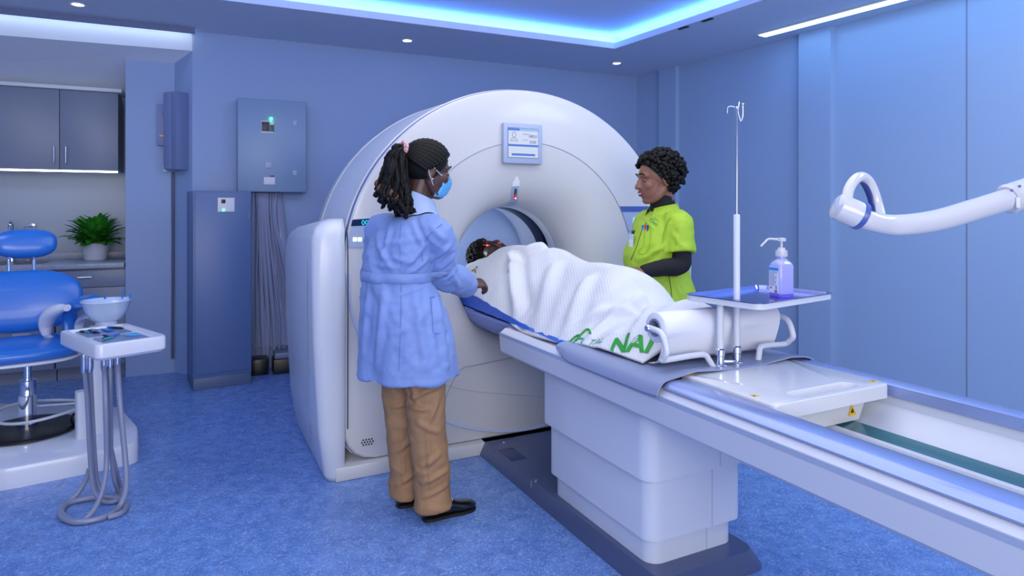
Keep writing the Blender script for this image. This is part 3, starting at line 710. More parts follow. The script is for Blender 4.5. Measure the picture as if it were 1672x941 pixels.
# ================================================================ electrical cabinets
gc = Vector((-2.361, 4.76, 0)); ga = math.radians(33)
MC = Matrix.Translation(gc) @ Matrix.Rotation(ga, 4, 'Z')
cb = thing('tall_cabinet', 'waist high slate grey metal cabinet with a white sticker near its top', 'cabinet', MC @ Vector((0.2, 0.19, 0)), ga)
cb['label'] = 'tall slate grey metal cabinet with a white switch plate near its top'
bm = BM(); box(bm, (0.205, 0.19, 0.79), (0.41, 0.375, 1.40), bev=0.004); obj('body', bm, M_steelgrey, cb, MC)
bm = BM(); box(bm, (0.205, 0.192, 0.045), (0.405, 0.37, 0.09), bev=0.003); obj('plinth', bm, mat('plinth grey', (84, 102, 138), 0.45), cb, MC)
bm = BM(); box(bm, (0.208, -0.003, 0.80), (0.392, 0.012, 1.36), bev=0.003); dr = obj('door', bm, M_steelgrey, cb, MC)
bm = BM(); box(bm, (0.225, -0.012, 1.385), (0.118, 0.006, 0.108), bev=0.002); pl8 = obj('switch_plate', bm, M_label, dr, MC)
bm = BM(); box(bm, (0.204, -0.019, 1.412), (0.028, 0.012, 0.028), bev=0.003); obj('knob', bm, M_black, pl8, MC)
bm = BM(); lathe(bm, [(0.0, 0.004), (0.008, 0.003), (0.009, 0.0)], 12, MC @ Matrix.Translation((0.206, -0.0155, 1.346)) @ Matrix.Rotation(PI / 2, 4, 'X')); obj('indicator', bm, M_led_green, pl8)
bm = BM(); box(bm, (0.388, -0.012, 1.30), (0.010, 0.01, 0.05), bev=0.002); obj('hinge', bm, M_seam, dr, MC)
# box on the back wall: frame along the wall, -v towards the room
MW = frame2(Bp, E1, EB)
wth = kth
pb = thing('panel_box', 'large pale grey electrical box mounted on the back wall', 'electrical box', MW @ Vector((0.60, -0.08, 1.5)), wth)
bm = BM(); box(bm, (0.60, -0.085, 1.875), (0.535, 0.17, 0.765), bev=0.004); obj('body', bm, M_boxgrey, pb, MW)
bm = BM(); box(bm, (0.60, -0.172, 1.875), (0.53, 0.012, 0.76), bev=0.004); dr = obj('door', bm, M_boxgrey, pb, MW)
yf = -0.180
def onbox(nm, u, z, w, h, m, par=dr, th=0.006, bev=0.001):
    bm = BM(); box(bm, (u, yf, z), (w, th, h), bev=bev); return obj(nm, bm, m, par, MW)
d1 = onbox('meter', 0.560, 2.030, 0.098, 0.098, M_label); 
bm = BM(); box(bm, (0.548, yf - 0.004, 2.036), (0.062, 0.006, 0.072)); obj('meter_window', bm, mat('meter window', (40, 34, 60), 0.3), d1, MW) if False else (bm.free())
onbox('breaker', 0.545, 2.032, 0.060, 0.078, mat('breaker dark', (44, 36, 62), 0.4), dr, 0.014); onbox('breaker', 0.594, 2.02, 0.032, 0.055, mat('breaker green', (30, 86, 92), 0.4), dr, 0.014)
bm = BM(); ball(bm, (0.588, yf - 0.006, 2.098), 0.012); obj('indicator', bm, M_led_green, dr, MW)
onbox('lock', 0.775, 2.075, 0.034, 0.042, M_grey, dr, 0.012, 0.003); onbox('lock', 0.775, 1.655, 0.034, 0.042, M_grey, dr, 0.012, 0.003)
onbox('switch', 0.568, 1.715, 0.052, 0.05, M_grey, dr, 0.012, 0.003); onbox('sticker', 0.575, 1.585, 0.086, 0.06, M_label, dr, 0.004)
onbox('status_tag', 0.598, 1.625, 0.034, 0.012, mat('status red', (120, 60, 70), 0.4), dr, 0.004)
# cable trunking and white cables below it
def cable(pts, r, label, m=None):
    bm = BM(); tube(bm, catmull(pts, 8), r, 8, )
    bm.transform(MW)
    c = MW @ Vector(pts[-1])
    return bm, c
cv_t = thing('cable_bundle', 'bundle of pale cables hanging down from the electrical box', 'cables', MW @ Vector((0.58, -0.06, 0.0)), wth)
M_cable = mat('pale cable sheath', (150, 160, 196), 0.45)
rnd = random.Random(3)
for i in range(9):
    u0 = 0.46 + 0.022 * i; u1 = 0.44 + 0.045 * i
    bm = BM(); tube(bm, catmull([(u0, -0.06, 1.489), (u0 + rnd.uniform(-.01, .01), -0.06, 1.25), ((u0 + u1) / 2, -0.065, 0.8), (u1, -0.05 - 0.01 * (i % 3), 0.35), (u1 + rnd.uniform(-.02, .02), -0.03, 0.02)], 6), rnd.choice([0.007, 0.010, 0.013, 0.018]), 8)
    obj('cable', bm, M_cable, cv_t, MW)
bm = BM(); rows = []
for k in range(15):
    f = k / 14; z = 1.49 - 1.30 * f
    rows.append([Vector((interp([0, 1], [0.53, 0.47], f) + (interp([0, 1], [0.15, 0.36], f)) * j / 15, -0.045 - 0.012 * math.sin(j * 1.7 + f * 2) - 0.004 * (j % 2), z)) for j in range(16)])
surf(bm, rows); obj('plastic_sheath', bm, mat('milky plastic sheath', (160, 170, 204), 0.25), cv_t, MW)
bm = BM(); box(bm, (0.50, -0.16, 0.065), (0.13, 0.16, 0.13), bev=0.008); tag(obj('floor_box', bm, M_black, None, MW, origin=MW @ Vector((0.50, -0.12, 0))), 'small black box on the floor directly beside the slate cabinet', 'box')
t = thing('power_supply', 'low dark power unit with a grey lid on the floor behind the scanner', 'box', MW @ Vector((0.76, -0.13, 0)), wth)
bm = BM(); box(bm, (0.76, -0.17, 0.06), (0.32, 0.18, 0.118), bev=0.006); obj('body', bm, M_black, t, MW)
bm = BM(); box(bm, (0.76, -0.17, 0.145), (0.30, 0.16, 0.05), bev=0.008); obj('lid', bm, mat('power lid', (112, 128, 160), 0.4), t, MW)
# boxes on the slanted return
rv = (Rp - Bp); rl = rv.length; rex = rv.normalized(); rn = Vector((rex.y, -rex.x, 0)); 
if rn.y > 0: rn = -rn
MR = frame2(Bp, rex, -rn)                            # x along the return, y into it
t = thing('switch_box', 'narrow blue grey switch box on the alcove corner wall', 'electrical box', MR @ Vector((0.11, -0.05, 1.66)), math.atan2(rex.y, rex.x))
bm = BM(); box(bm, (0.115, -0.055, 1.985), (0.150, 0.108, 0.63), bev=0.004); obj('body', bm, mat('switch box paint', (112, 128, 172), 0.45), t, MR)
bm = BM(); box(bm, (0.145, -0.113, 1.985), (0.085, 0.01, 0.62), bev=0.003); obj('door', bm, mat('switch box door', (120, 136, 180), 0.45), t, MR)
bm = BM(); box(bm, (0.192, -0.10, 1.68), (0.014, 0.03, 0.05), bev=0.003); obj('latch', bm, M_label, t, MR)
bm = BM(); box(bm, (0.192, -0.10, 2.12), (0.010, 0.03, 0.03), bev=0.003); obj('tag', bm, mat('dull red', (120, 40, 50), 0.5), t, MR)
# slim box on the pillar face
MPf = frame2(Rp, (Lp - Rp).normalized(), EB)
ex = (Lp - Rp).normalized(); MPf = frame2(Rp, ex, EB)
t = thing('fuse_box', 'small thin fuse box on the pillar beside the switch box', 'electrical box', MPf @ Vector((0.075, -0.02, 1.87)), kth)
bm = BM(); box(bm, (0.078, -0.022, 2.04), (0.095, 0.044, 0.34), bev=0.004); obj('body', bm, mat('fuse box paint', (118, 132, 176), 0.45), t, MPf)
bm = BM(); box(bm, (0.09, -0.046, 1.95), (0.03, 0.006, 0.012)); obj('sticker', bm, M_yellow, t, MPf)
bm = BM(); tube(bm, [(0.012, -0.014, 1.66), (0.012, -0.014, 0.9), (0.014, -0.014, 0.12)], 0.011, 8)
tag(obj('conduit', bm, mat('conduit dark', (86, 94, 128), 0.5), None, MPf, origin=MPf @ Vector((0.012, -0.014, 0.12))), 'thin cable conduit running down the alcove corner', 'conduit')
# ================================================================ dental unit
M_unit = mat('dental white', (214, 220, 236), 0.25, coat=0.3)
ue = Vector((0.424, -0.355, 0)).normalized(); uf = Vector((-ue.y, ue.x, 0))
du = thing('dental_unit', 'white dental delivery unit with instrument tray, bowl and hanging hoses', 'dental unit', (-1.95, 3.45, 0))
# low plinth
qs = [(-3.6, 2.93), PZ(0, 803, 0.0).to_2d(), PZ(226, 757, 0.0).to_2d(), PZ(226, 726, 0.0).to_2d(), PZ(196, 690, 0.0).to_2d(), (-3.7, 4.18)]
qs = [Vector(q) for q in qs]; cen = sum(qs, Vector((0, 0))) / len(qs)
def roundpoly(pl, r, n=5):
    out = []
    for i, p in enumerate(pl):
        a, b = pl[i - 1], pl[(i + 1) % len(pl)]
        da, db = (a - p), (b - p); ra = min(r, da.length * .45, db.length * .45)
        s, e = p + da.normalized() * ra, p + db.normalized() * ra
        for k in range(n + 1):
            f = k / n; out.append((s * (1 - f) + p * f) * (1 - f) + (p * f * 0 + (p * (1 - f) + e * f)) * f)
    return out
rp = roundpoly(qs, 0.07)
bm = BM(); loft(bm, [[Vector((p.x, p.y, 0.0)) for p in rp], [Vector((p.x, p.y, 0.085)) for p in rp], [Vector((p.x + (cen.x - p.x) * .008, p.y + (cen.y - p.y) * .014, 0.10)) for p in rp], [Vector((p.x + (cen.x - p.x) * .02, p.y + (cen.y - p.y) * .035, 0.105)) for p in rp]], True, True)
obj('plinth', bm, M_unit, du)
# two posts
def post(c, w, z0, z1, nm='post'):
    bm = BM(); pl = rrect(w, w * 0.8, w * .25, 4)
    R = frame2((c.x, c.y, 0), ue, uf)
    loft(bm, [[R @ Vector((x, y, z0)) for x, y in pl], [R @ Vector((x, y, z1)) for x, y in pl]], True, True); return obj(nm, bm, M_unit, du)
post(PZ(133, 716, 0.10), 0.065, 0.10, 0.36); post(PZ(158, 708, 0.10), 0.075, 0.10, 0.70)
# tray
tz = 0.752
tc = (PZ(92, 538, tz) + PZ(156, 565, tz) + PZ(280, 551, tz) + PZ(207, 527, tz)) / 4
MT = frame2((tc.x, tc.y, 0), ue, uf)
tw, td = 0.53, 0.30
bm = BM(); pl = rrect(tw, td, 0.03, 5)
def pz(p, k, z): return [Vector((x * k[0], y * k[1], z)) for x, y in p]
loft(bm, [pz(pl, (.96, .93), tz - 0.072), pz(pl, (1, 1), tz - 0.060), pz(pl, (1, 1), tz - 0.008), pz(pl, (.985, .975), tz), pz(pl, (.90, .84), tz), pz(pl, (.885, .815), tz - 0.010)], True, True)
tr = obj('tray', bm, M_unit, du, MT)
for (cx, w) in ((-0.115, 0.21), (0.13, 0.20)):
    bm = BM(); pp = rrect(w, 0.19, 0.012, 4, cx, 0.0); loft(bm, [[Vector((x, y, tz - 0.0099)) for x, y in pp], [Vector((x, y, tz - 0.007)) for x, y in pp]], True, True)
    obj('tray_liner', bm, mat('tray liner steel', (130, 146, 186), 0.25, metal=0.3), tr, MT)
# spittoon bowl
bc = PZ(174, 529, tz); MB_ = Matrix.Translation((bc.x, bc.y, 0))
bm = BM(); lathe(bm, [(0.0, tz + .001), (0.052, tz + .001), (0.050, tz + 0.012), (0.055, tz + 0.018), (0.075, tz + 0.03), (0.098, tz + 0.07), (0.112, tz + 0.115), (0.118, tz + 0.122), (0.116, tz + 0.126), (0.108, tz + 0.122), (0.092, tz + 0.075), (0.06, tz + 0.04), (0.0, tz + 0.034)], 36, MB_)
bw = obj('bowl', bm, mat('bowl enamel', (188, 206, 236), 0.12, coat=0.5), du, sharp=60)
for a, h in ((1.4, 0.03), (0.4, 0.02), (2.2, 0.012)):
    bm = BM(); lathe(bm, [(0.0045, tz + 0.118), (0.0045, tz + 0.13 + h), (0.0, tz + 0.132 + h)], 10, MB_ @ Matrix.Translation((0.108 * math.cos(a), 0.108 * math.sin(a), 0))); obj('nozzle', bm, M_blue, bw)
# hoses with couplings, looping on the floor
M_hose = mat('grey silicone hose', (128, 136, 166), 0.35)
hx = [(134, 576), (146, 576), (168, 576), (176, 574), (189, 574), (196, 572)]
lp = [PZ(q[0], q[1], 0.018) for q in ((104, 836), (124, 852), (170, 845), (204, 826), (196, 815), (150, 812), (112, 828))]
def hose(k, pix, pts, r=0.010):
    top = PZ(pix[0], pix[1], 0.69); 
    bm = BM(); lathe(bm, [(0.013, 0.0), (0.014, -0.012), (0.014, -0.065), (0.0105, -0.085), (0.0, -0.085)], 12, Matrix.Translation((top.x, top.y, 0.685)))
    h0 = obj('hose', BM_hose([top + Vector((0, 0, -0.06))] + pts, r), M_hose, du)
    obj('coupling', bm, M_steel, h0)
def BM_hose(pts, r):
    bm = BM(); tube(bm, catmull(pts, 9), r, 10); return bm
def hp(px, py, d): return P(px, py, d)
d0 = 2.93
def fl(px, py): return PZ(px, py, 0.013)
hose(0, (137, 577), [hp(142, 650, 2.98), hp(147, 745, 2.98), hp(152, 795, 2.97), hp(160, 812, 2.96), fl(172, 820), fl(190, 818), fl(198, 806)])
hose(1, (147, 576), [hp(150, 650, 3.02), hp(155, 745, 3.02), hp(160, 790, 3.01), fl(172, 812), fl(188, 814), fl(197, 800), hp(190, 770, 3.05), hp(182, 735, 3.05)], 0.009)
hose(2, (170, 575), [hp(172, 650, 2.92), hp(174, 745, 2.92), hp(170, 790, 2.88), hp(158, 825, 2.83), fl(140, 848), fl(120, 851), fl(101, 838), fl(110, 822), hp(128, 805, 2.98), hp(140, 785, 3.02), hp(146, 765, 3.04)], 0.0105)
hose(3, (180, 574), [hp(181, 650, 2.98), hp(182, 745, 2.99), hp(187, 785, 2.99), fl(193, 806), fl(186, 815)], 0.009)
hose(4, (192, 573), [hp(195, 650, 2.96), hp(204, 745, 2.93), hp(206, 795, 2.89), hp(198, 822, 2.85), fl(184, 838), fl(160, 848), fl(122, 853), fl(99, 842), fl(108, 824), fl(145, 814), fl(186, 814), fl(206, 824), fl(198, 838), fl(176, 845)], 0.012)
# small instruments in the tray
cols = [M_blue, M_darkblue, M_steel, mat('sky blue plastic', (70, 170, 235), 0.3), M_black, mat('teal plastic', (70, 160, 170), 0.4)]
rnd = random.Random(11)
for i in range(14):
    left = i < 9
    cx = (-0.115 if left else 0.13) + rnd.uniform(-.075, .075); cy = rnd.uniform(-.07, .07); L = rnd.uniform(0.05, 0.10); a = rnd.uniform(-0.6, 0.9) + (PI / 2 if rnd.random() < .3 else 0)
    z = tz - 0.0015
    p = [(cx + L * (f - .5) * math.cos(a), cy + max(-.085, min(.085, L * (f - .5) * math.sin(a) + cy)) - cy, z) for f in (0, .3, .7, 1)]
    bm = BM(); tube(bm, p, [0.002, 0.0055, 0.005, 0.0025], 8)
    tag(obj('dental_instrument', bm, cols[i % 6], None, MT, origin=MT @ Vector((cx, cy, tz - 0.007))), 'small slim instrument lying in the dental tray', 'instrument', 'instruments in the dental tray')
# ================================================================ dental chair
cc = PZ(45, 704, 0.107); fx = Vector((0.62, -0.78, 0)).normalized(); fy = Vector((-fx.y, fx.x, 0))
MD = frame2((cc.x, cc.y, 0.107), fx, fy)            # x forwards (towards the room), y to its left
ch = thing('dental_chair', 'blue upholstered dental stool with backrest, headrest and black disc base', 'chair', cc, math.atan2(fx.y, fx.x))
bm = BM(); lathe(bm, [(0.0, 0.0), (0.235, 0.0), (0.250, 0.006), (0.250, 0.014), (0.235, 0.022), (0.06, 0.032), (0.0, 0.034)], 48, MD); obj('base_disc', bm, M_black, ch)
bm = BM(); lathe(bm, [(0.050, 0.03), (0.052, 0.048), (0.042, 0.05), (0.042, 0.20), (0.044, 0.205), (0.042, 0.21), (0.042, 0.285), (0.036, 0.29), (0.020, 0.29), (0.020, 0.46), (0.0, 0.46)], 28, MD); obj('column', bm, M_chrome, ch)
bm = BM(); tube(bm, [(0.215 * math.cos(2 * PI * k / 40) - 0.03, 0.215 * math.sin(2 * PI * k / 40) + 0.06, 0.10 + 0.01 * math.sin(4 * PI * k / 40)) for k in range(40)], 0.0085, 8, closed=True)
fr = obj('foot_ring', bm, M_tubew, ch, MD)
bm = BM(); tube(bm, [(-0.03, 0.275, 0.10), (-0.05, 0.04, 0.12)], 0.006, 8); obj('ring_spoke', bm, M_tubew, fr, MD)
bm = BM(); ball(bm, (0.115, 0.212, 0.055), (0.022, 0.022, 0.036)); obj('ring_foot', bm, M_black, fr, MD)
def pad(c, s, M, e=2.6, nm='pad', m=M_blue, par=ch, bend=0.0):
    """cushion: super-ellipsoid"""
    bm = BM(); ball(bm, (0, 0, 0), 1.0, seg=40, ring=24)
    for v in bm.verts:
        q = v.co; l = (abs(q.x) ** e + abs(q.y) ** e + abs(q.z) ** e) ** (1 / e); q = q / l
        v.co = Vector((q.x * s[0], q.y * s[1], q.z * s[2])) + Vector(c)
        if bend: v.co.x += bend * (v.co.y - c[1]) ** 2
    return obj(nm, bm, m, par, M, sharp=None)
ST = Matrix.Translation((0, 0, 0))
seat = pad((0.06, -0.02, 0.475), (0.27, 0.27, 0.05), MD, 3.0, 'seat')
pad((0.06, -0.02, 0.432), (0.265, 0.262, 0.018), MD, 3.0, 'seat_pan', M_unit)
MBk = MD @ Matrix.Translation((-0.27, -0.02, 0.70)) @ Matrix.Rotation(-0.24, 4, 'Y')
pad((0, 0, 0), (0.065, 0.30, 0.185), MBk, 2.5, 'backrest', bend=0.45)
pad((-0.05, 0, 0), (0.03, 0.26, 0.16), MBk, 2.5, 'back_shell', M_unit, bend=0.4)
pad((0.01, 0.02, 0.345), (0.055, 0.155, 0.088), MBk, 2.6, 'headrest', bend=0.6)
bm = BM(); tube(bm, [(-0.03, 0.06, 0.12), (-0.03, 0.06, 0.36)], 0.012, 10); tube(bm, [(-0.03, -0.06, 0.12), (-0.03, -0.06, 0.36)], 0.012, 10); bm.free()
for y in (0.06, -0.06):
    bm = BM(); tube(bm, [(-0.035, y, 0.10), (-0.03, y, 0.36)], 0.010, 10); obj('headrest_rod', bm, M_chrome, ch, MBk)
bm = BM(); tube(bm, catmull([(-0.02, -0.02, 0.43), (-0.20, -0.02, 0.44), (-0.30, -0.02, 0.52), (-0.32, -0.02, 0.62)], 6), 0.028, 12, flat=(1.6, .6)); obj('back_bracket', bm, M_unit, ch, MD)
# white curved arm and blue topped arm
a0 = [P(76, 548, 3.62), P(75, 530, 3.62), P(82, 514, 3.6), P(96, 505, 3.56), P(110, 503, 3.53)]
bm = BM(); tube(bm, catmull(a0, 7), [0.022 + 0.026 * math.sin(PI * min(1, k / 28 * 1.1)) for k in range(29)], 14, flat=(1.0, .8)); obj('armrest', bm, M_unit, ch)
a1 = [P(115, 540, 3.68), P(114, 520, 3.68), P(118, 504, 3.65), P(131, 495, 3.60), P(150, 493, 3.52)]
bm = BM(); tube(bm, catmull(a1, 7), 0.040, 14, flat=(1.2, .8)); ar = obj('armrest', bm, M_blue, ch); ar['label'] = 'blue padded armrest'
a2 = [P(129, 552, 3.70), P(129, 530, 3.70), P(133, 519, 3.67), P(142, 514, 3.62), P(152, 513, 3.55)]
bm = BM(); tube(bm, catmull(a2, 7), 0.026, 12, flat=(1.3, .6)); obj('armrest_support', bm, M_unit, ar)
bm = BM(); tube(bm, catmull([MD.inverted() @ P(128, 552, 3.72), (0.18, 0.24, 0.44), (0.08, 0.1, 0.43)], 6), 0.016, 10); obj('arm_bracket', bm, M_unit, ch, MD)
bm = BM(); tube(bm, catmull([MD.inverted() @ P(76, 548, 3.62), (0.0, 0.17, 0.44), (-0.02, 0.1, 0.43)], 6), 0.016, 10); obj('arm_bracket', bm, M_unit, ch, MD)
bm = BM(); tube(bm, catmull([(0.02, -0.02, 0.42), (0.0, -0.16, 0.42), (-0.02, -0.2, 0.38), (-0.01, -0.18, 0.34)], 6), 0.007, 8); obj('lever', bm, M_black, ch, MD)
# ================================================================ paper roll
pr = thing('paper_roll', 'wide white paper roll held across the foot of the scanner table', 'paper roll', G(-0.03, -1.515, 0.96), TH)
M_paper = mat('white paper', (222, 226, 240), 0.6)
MRl = Matrix.Translation((0, -1.515, 0.948)) @ Matrix.Rotation(PI / 2, 4, 'Y')
bm = BM(); lathe(bm, [(0.030, -0.315), (0.046, -0.315), (0.052, -0.312), (0.052, 0.236), (0.046, 0.239), (0.030, 0.239)], 36, MRl, cap=False); obj('roll', bm, M_paper, pr, MG)
bm = BM(); lathe(bm, [(0.024, -0.318), (0.031, -0.318), (0.031, 0.242), (0.024, 0.242), (0.024, -0.318)], 28, MRl, cap=False); obj('core', bm, mat('cardboard core', (120, 130, 160), 0.7), pr, MG)
rows = []
for s in [-0.310 + 0.0286 * k for k in range(20)]:
    sag = 0.006 * math.sin(s * 17) 
    row = [(s, -1.515 - 0.0535 * math.sin(a), 0.948 + 0.0535 * math.cos(a)) for a in (0.3, 0.7, 1.1, 1.5, 1.8)]
    row += [(s, -1.566 + sag * .3, 0.93), (s, -1.558 + sag, 0.91), (s, -1.545 + sag, 0.87), (s + 0.0, -1.530 + sag, 0.838), (s, -1.505, 0.822), (s, -1.47, 0.8165)]
    rows.append([Vector(p) for p in row])
bm = BM(); surf(bm, rows); obj('loose_sheet', bm, M_paper, pr, MG)
# ================================================================ tray stand with drip pole
tst = thing('tray_stand', 'white drip pole and steel tray stand fixed on the table carriage', 'stand', G(-0.04, -1.60, 0.806), TH)
b1 = PZ(1176, 599, 0.808); b2 = PZ(1203, 594, 0.808)
def cyl(prof, c, n=20): 
    bm = BM(); lathe(bm, prof, n, Matrix.Translation((c.x, c.y, 0))); return bm
sock = [(0.0, 0.807), (0.022, 0.807), (0.022, 0.812), (0.014, 0.815), (0.014, 0.845), (0.0165, 0.848), (0.0165, 0.868), (0.012, 0.872), (0.0, 0.872)]
TZ = 1.052
obj('socket', cyl(sock, b1), M_chrome, tst); obj('socket', cyl(sock, b2), M_chrome, tst)
obj('tray_post', cyl([(0.0, .86), (0.0112, .86), (0.0112, TZ - 0.022), (0.0, TZ - 0.022)], b1), M_tubew, tst)
pp = obj('drip_pole', cyl([(0.0, .86), (0.0112, .86), (0.0112, 1.334), (0.009, 1.338), (0.0, 1.338)], b2), M_tubew, tst)
ztop = 1.36 + (340 - 180) / F * b2.y
obj('pole_extension', cyl([(0.0, 1.335), (0.0048, 1.335), (0.0048, ztop), (0.006, ztop + .002), (0.006, ztop + .012), (0.0, ztop + .014)], b2, 14), M_steel, pp)
bm = BM(); q = Vector((b2.x, b2.y, ztop)); X = Vector((1, 0, 0)); Z = Vector((0, 0, 1))
tube(bm, catmull([q + X * 0.004 + Z * 0.00, q + X * 0.010 - Z * .028, q + X * .016 - Z * .04, q + X * .022 - Z * .02, q + X * .022 + Z * .018], 6), 0.0028, 8); ball(bm, q + X * .022 + Z * .020, 0.005)
bm2 = BM(); tube(bm2, catmull([q + Z * 0.004, q - X * .012 + Z * .012, q - X * .030 + Z * .010, q - X * .033 - Z * .012], 6), 0.0022, 8)
bm3 = BM(); tube(bm3, [q + X * .004 - Z * .005, q + X * .010 + Z * .030], 0.004, 8)
obj('hook', bm, M_steel, pp); obj('hook', bm2, M_steel, pp); obj('hook_plate', bm3, M_steel, pp)
bm = BM(); box(bm, ((b1 + b2) / 2 + Vector((0, 0, 0.012))), (0.05, 0.012, 0.012), bev=0.003); obj('clamp', bm, M_steel, tst)
cs = [PZ(1138, 478, TZ), PZ(1207, 500, TZ), PZ(1340, 479, TZ), PZ(1268, 463, TZ)]
cen3 = sum(cs, Vector()) / 4; ex3 = ((cs[2] - cs[1]) + (cs[3] - cs[0])).normalized(); ey3 = Vector((-ex3.y, ex3.x, 0))
MTr = frame2((cen3.x, cen3.y, 0), ex3, ey3); W3, D3 = 0.475, 0.315
pl = rrect(W3, D3, 0.035, 6)
def pk(w, d, z): return [Vector((x * w, y * d, z)) for x, y in pl]
bm = BM(); loft(bm, [pk(1, 1, TZ - .002), pk(1.0, 1.0, TZ), pk(.97, .955, TZ), pk(.94, .91, TZ - 0.014), pk(.90, .85, TZ - 0.0145)], True, False)
b_ = [Vector((x * .90, y * .85, TZ - .0145)) for x, y in pl]
bmesh.ops.remove_doubles(bm, verts=bm.verts, dist=1e-6)
loft(bm, [b_, [Vector((v.x * .99, v.y * .99, TZ - .0146)) for v in b_]], True, True)
obj('tray_pan', bm, mat('polished tray steel', (136, 146, 206), 0.16, metal=0.95), tst, MTr)
bm = BM(); loft(bm, [pk(.985, .975, TZ - .003), pk(.985, .975, TZ - .022), pk(.96, .94, TZ - .024), pk(.93, .89, TZ - 0.016)], True, False); obj('tray_frame', bm, M_tubew, tst, MTr)
# ================================================================ pump bottle
bb = PZ(1276, 484, TZ - 0.0145) 
bb = Vector((bb.x, bb.y, TZ - 0.0145)); ba = math.atan2(ex3.y, ex3.x) - 0.30 - PI / 2
MBt = Matrix.Translation(bb) @ Matrix.Rotation(ba, 4, 'Z')
bo = thing('pump_bottle', 'square pump dispenser bottle of violet liquid on the steel tray', 'bottle', bb, ba)
bw_, bd_ = 0.062, 0.066
def rr(w, d, r, z): return [Vector((x, y, z)) for x, y in rrect(w, d, r, 5)]
bm = BM(); loft(bm, [rr(bw_ * .92, bd_ * .92, .010, 0.0), rr(bw_, bd_, .012, 0.004), rr(bw_, bd_, .012, 0.112), rr(bw_ * .93, bd_ * .93, .016, 0.122), rr(bw_ * .7, bd_ * .7, .02, 0.132), rr(.032, .032, .0155, 0.138), rr(.029, .029, .0142, 0.152)], True, True)
obj('body', bm, mat('violet tinted bottle', (168, 172, 236), 0.18, coat=0.4), bo, MBt)
bm = BM(); loft(bm, [rr(bw_ * .925, bd_ * .925, .010, -0.0002), rr(bw_ * 1.004, bd_ * 1.004, .012, 0.004), rr(bw_ * 1.004, bd_ * 1.004, .012, 0.012)], True, True); obj('liquid_band', bm, mat('deep violet liquid', (118, 104, 222), 0.2), bo, MBt)
bm = BM(); box(bm, (-0.001, -bd_ / 2 - 0.0006, 0.062), (0.048, 0.0012, 0.094)); lb = obj('label', bm, M_label, bo, MBt)
def lbl(nm, x, z, w, h, m):
    bm = BM(); box(bm, (x, -bd_ / 2 - 0.0014, z), (w, 0.0008, h)); return obj(nm, bm, m, lb, MBt)
lbl('label_band', -0.001, 0.101, 0.048, 0.011, mat('label cyan', (20, 140, 220), 0.4))
bm = BM(); rnd = random.Random(2)
M_ink = mat('label ink', (110, 130, 190), 0.5)
for k in range(13):
    z = 0.091 - k * 0.0042; w = rnd.uniform(0.022, 0.040)
    b2_ = bmesh.new(); box(bm, (-0.022 + w / 2, -bd_ / 2 - 0.0014, z), (w, 0.0008, 0.0015)); b2_.free()
o = obj('label_print', bm, M_ink, lb, MBt); o['kind'] = 'stuff'
lbl('hazard_mark', -0.015, 0.032, 0.009, 0.006, mat('mark red', (180, 90, 90), 0.5)); lbl('hazard_mark', 0.012, 0.034, 0.006, 0.014, mat('mark blue', (60, 130, 220), 0.5)); lbl('hazard_mark', 0.010, 0.020, 0.014, 0.010, mat('mark grey', (120, 120, 130), 0.5))
bm = BM(); lathe(bm, [(0.0, 0.146), (0.021, 0.146), (0.0215, 0.148), (0.0205, 0.168), (0.014, 0.169), (0.012, 0.178), (0.0, 0.178)], 24, MBt); obj('cap', bm, M_white, bo)
bm = BM(); lathe(bm, [(0.0, 0.176), (0.0045, 0.176), (0.0045, 0.200), (0.015, 0.201), (0.016, 0.204), (0.0155, 0.213), (0.0, 0.215)], 20, MBt); pm = obj('pump', bm, M_white, bo)
c0 = bb + Vector((0, 0, 0.207)); bm = BM(); tube(bm, [c0, c0 + Vector((-0.045, -0.004, 0.003)), c0 + Vector((-0.053, -0.005, 0.001)), c0 + Vector((-0.078, -0.006, -0.024))], [0.0048, 0.004, 0.004, 0.0034], 10); obj('spout', bm, M_white, pm)
# ================================================================ overhead arm with loop handle
DA = 1.62
ar_t = thing('lamp_arm', 'white curved swing arm with a loop handle reaching in from the right', 'arm', (2.15, 1.85, 0))
M_arm = mat('glossy white arm', (202, 204, 214), 0.15, coat=0.6)
pa = [P(1392, 349, DA - .02), P(1418, 360, DA - .02), P(1450, 367, DA), P(1482, 367, DA + .01), P(1530, 360, DA + .03), P(1590, 343, DA + .05), P(1672, 318, DA + .08), P(1760, 292, DA + .1)]
bm = BM(); tube(bm, catmull(pa, 8), [interp([0, 20, 40, 56], [0.023, 0.027, 0.029, 0.031], k) for k in range(57)], 24); obj('arm_tube', bm, M_arm, ar_t)
d = (pa[1] - pa[0]).normalized(); hb = P(1386, 345, DA - .02)
bm = BM(); tube(bm, [hb - d * 0.036, hb - d * 0.032, hb - d * 0.02, hb + d * 0.022], [0.024, 0.032, 0.034, 0.034], 26); obj('end_hub', bm, M_arm, ar_t)
bm = BM(); tube(bm, [hb + d * 0.022, hb + d * 0.026, hb + d * 0.034, hb + d * 0.036], [0.0345, 0.036, 0.036, 0.034], 28); obj('hub_ring', bm, M_trimblue, ar_t)
hl = [P(1382, 336, DA - .01), P(1385, 312, DA + .01), P(1394, 296, DA + .03), P(1405, 289, DA + .05), P(1416, 294, DA + .07), P(1425, 310, DA + .08), P(1432, 332, DA + .08), P(1438, 355, DA + .06)]
bm = BM(); tube(bm, catmull(hl, 7), 0.0135, 16); lh = obj('loop_handle', bm, M_arm, ar_t)
il = [p + Vector((-0.012, -0.001, -0.006)) for p in hl[3:]]
bm = BM(); tube(bm, catmull(il, 7), [0.010] * (7 * (len(il) - 1) + 1), 12, flat=(.9, .6)); obj('grip_insert', bm, mat('navy grip', (44, 60, 128), 0.3), lh)
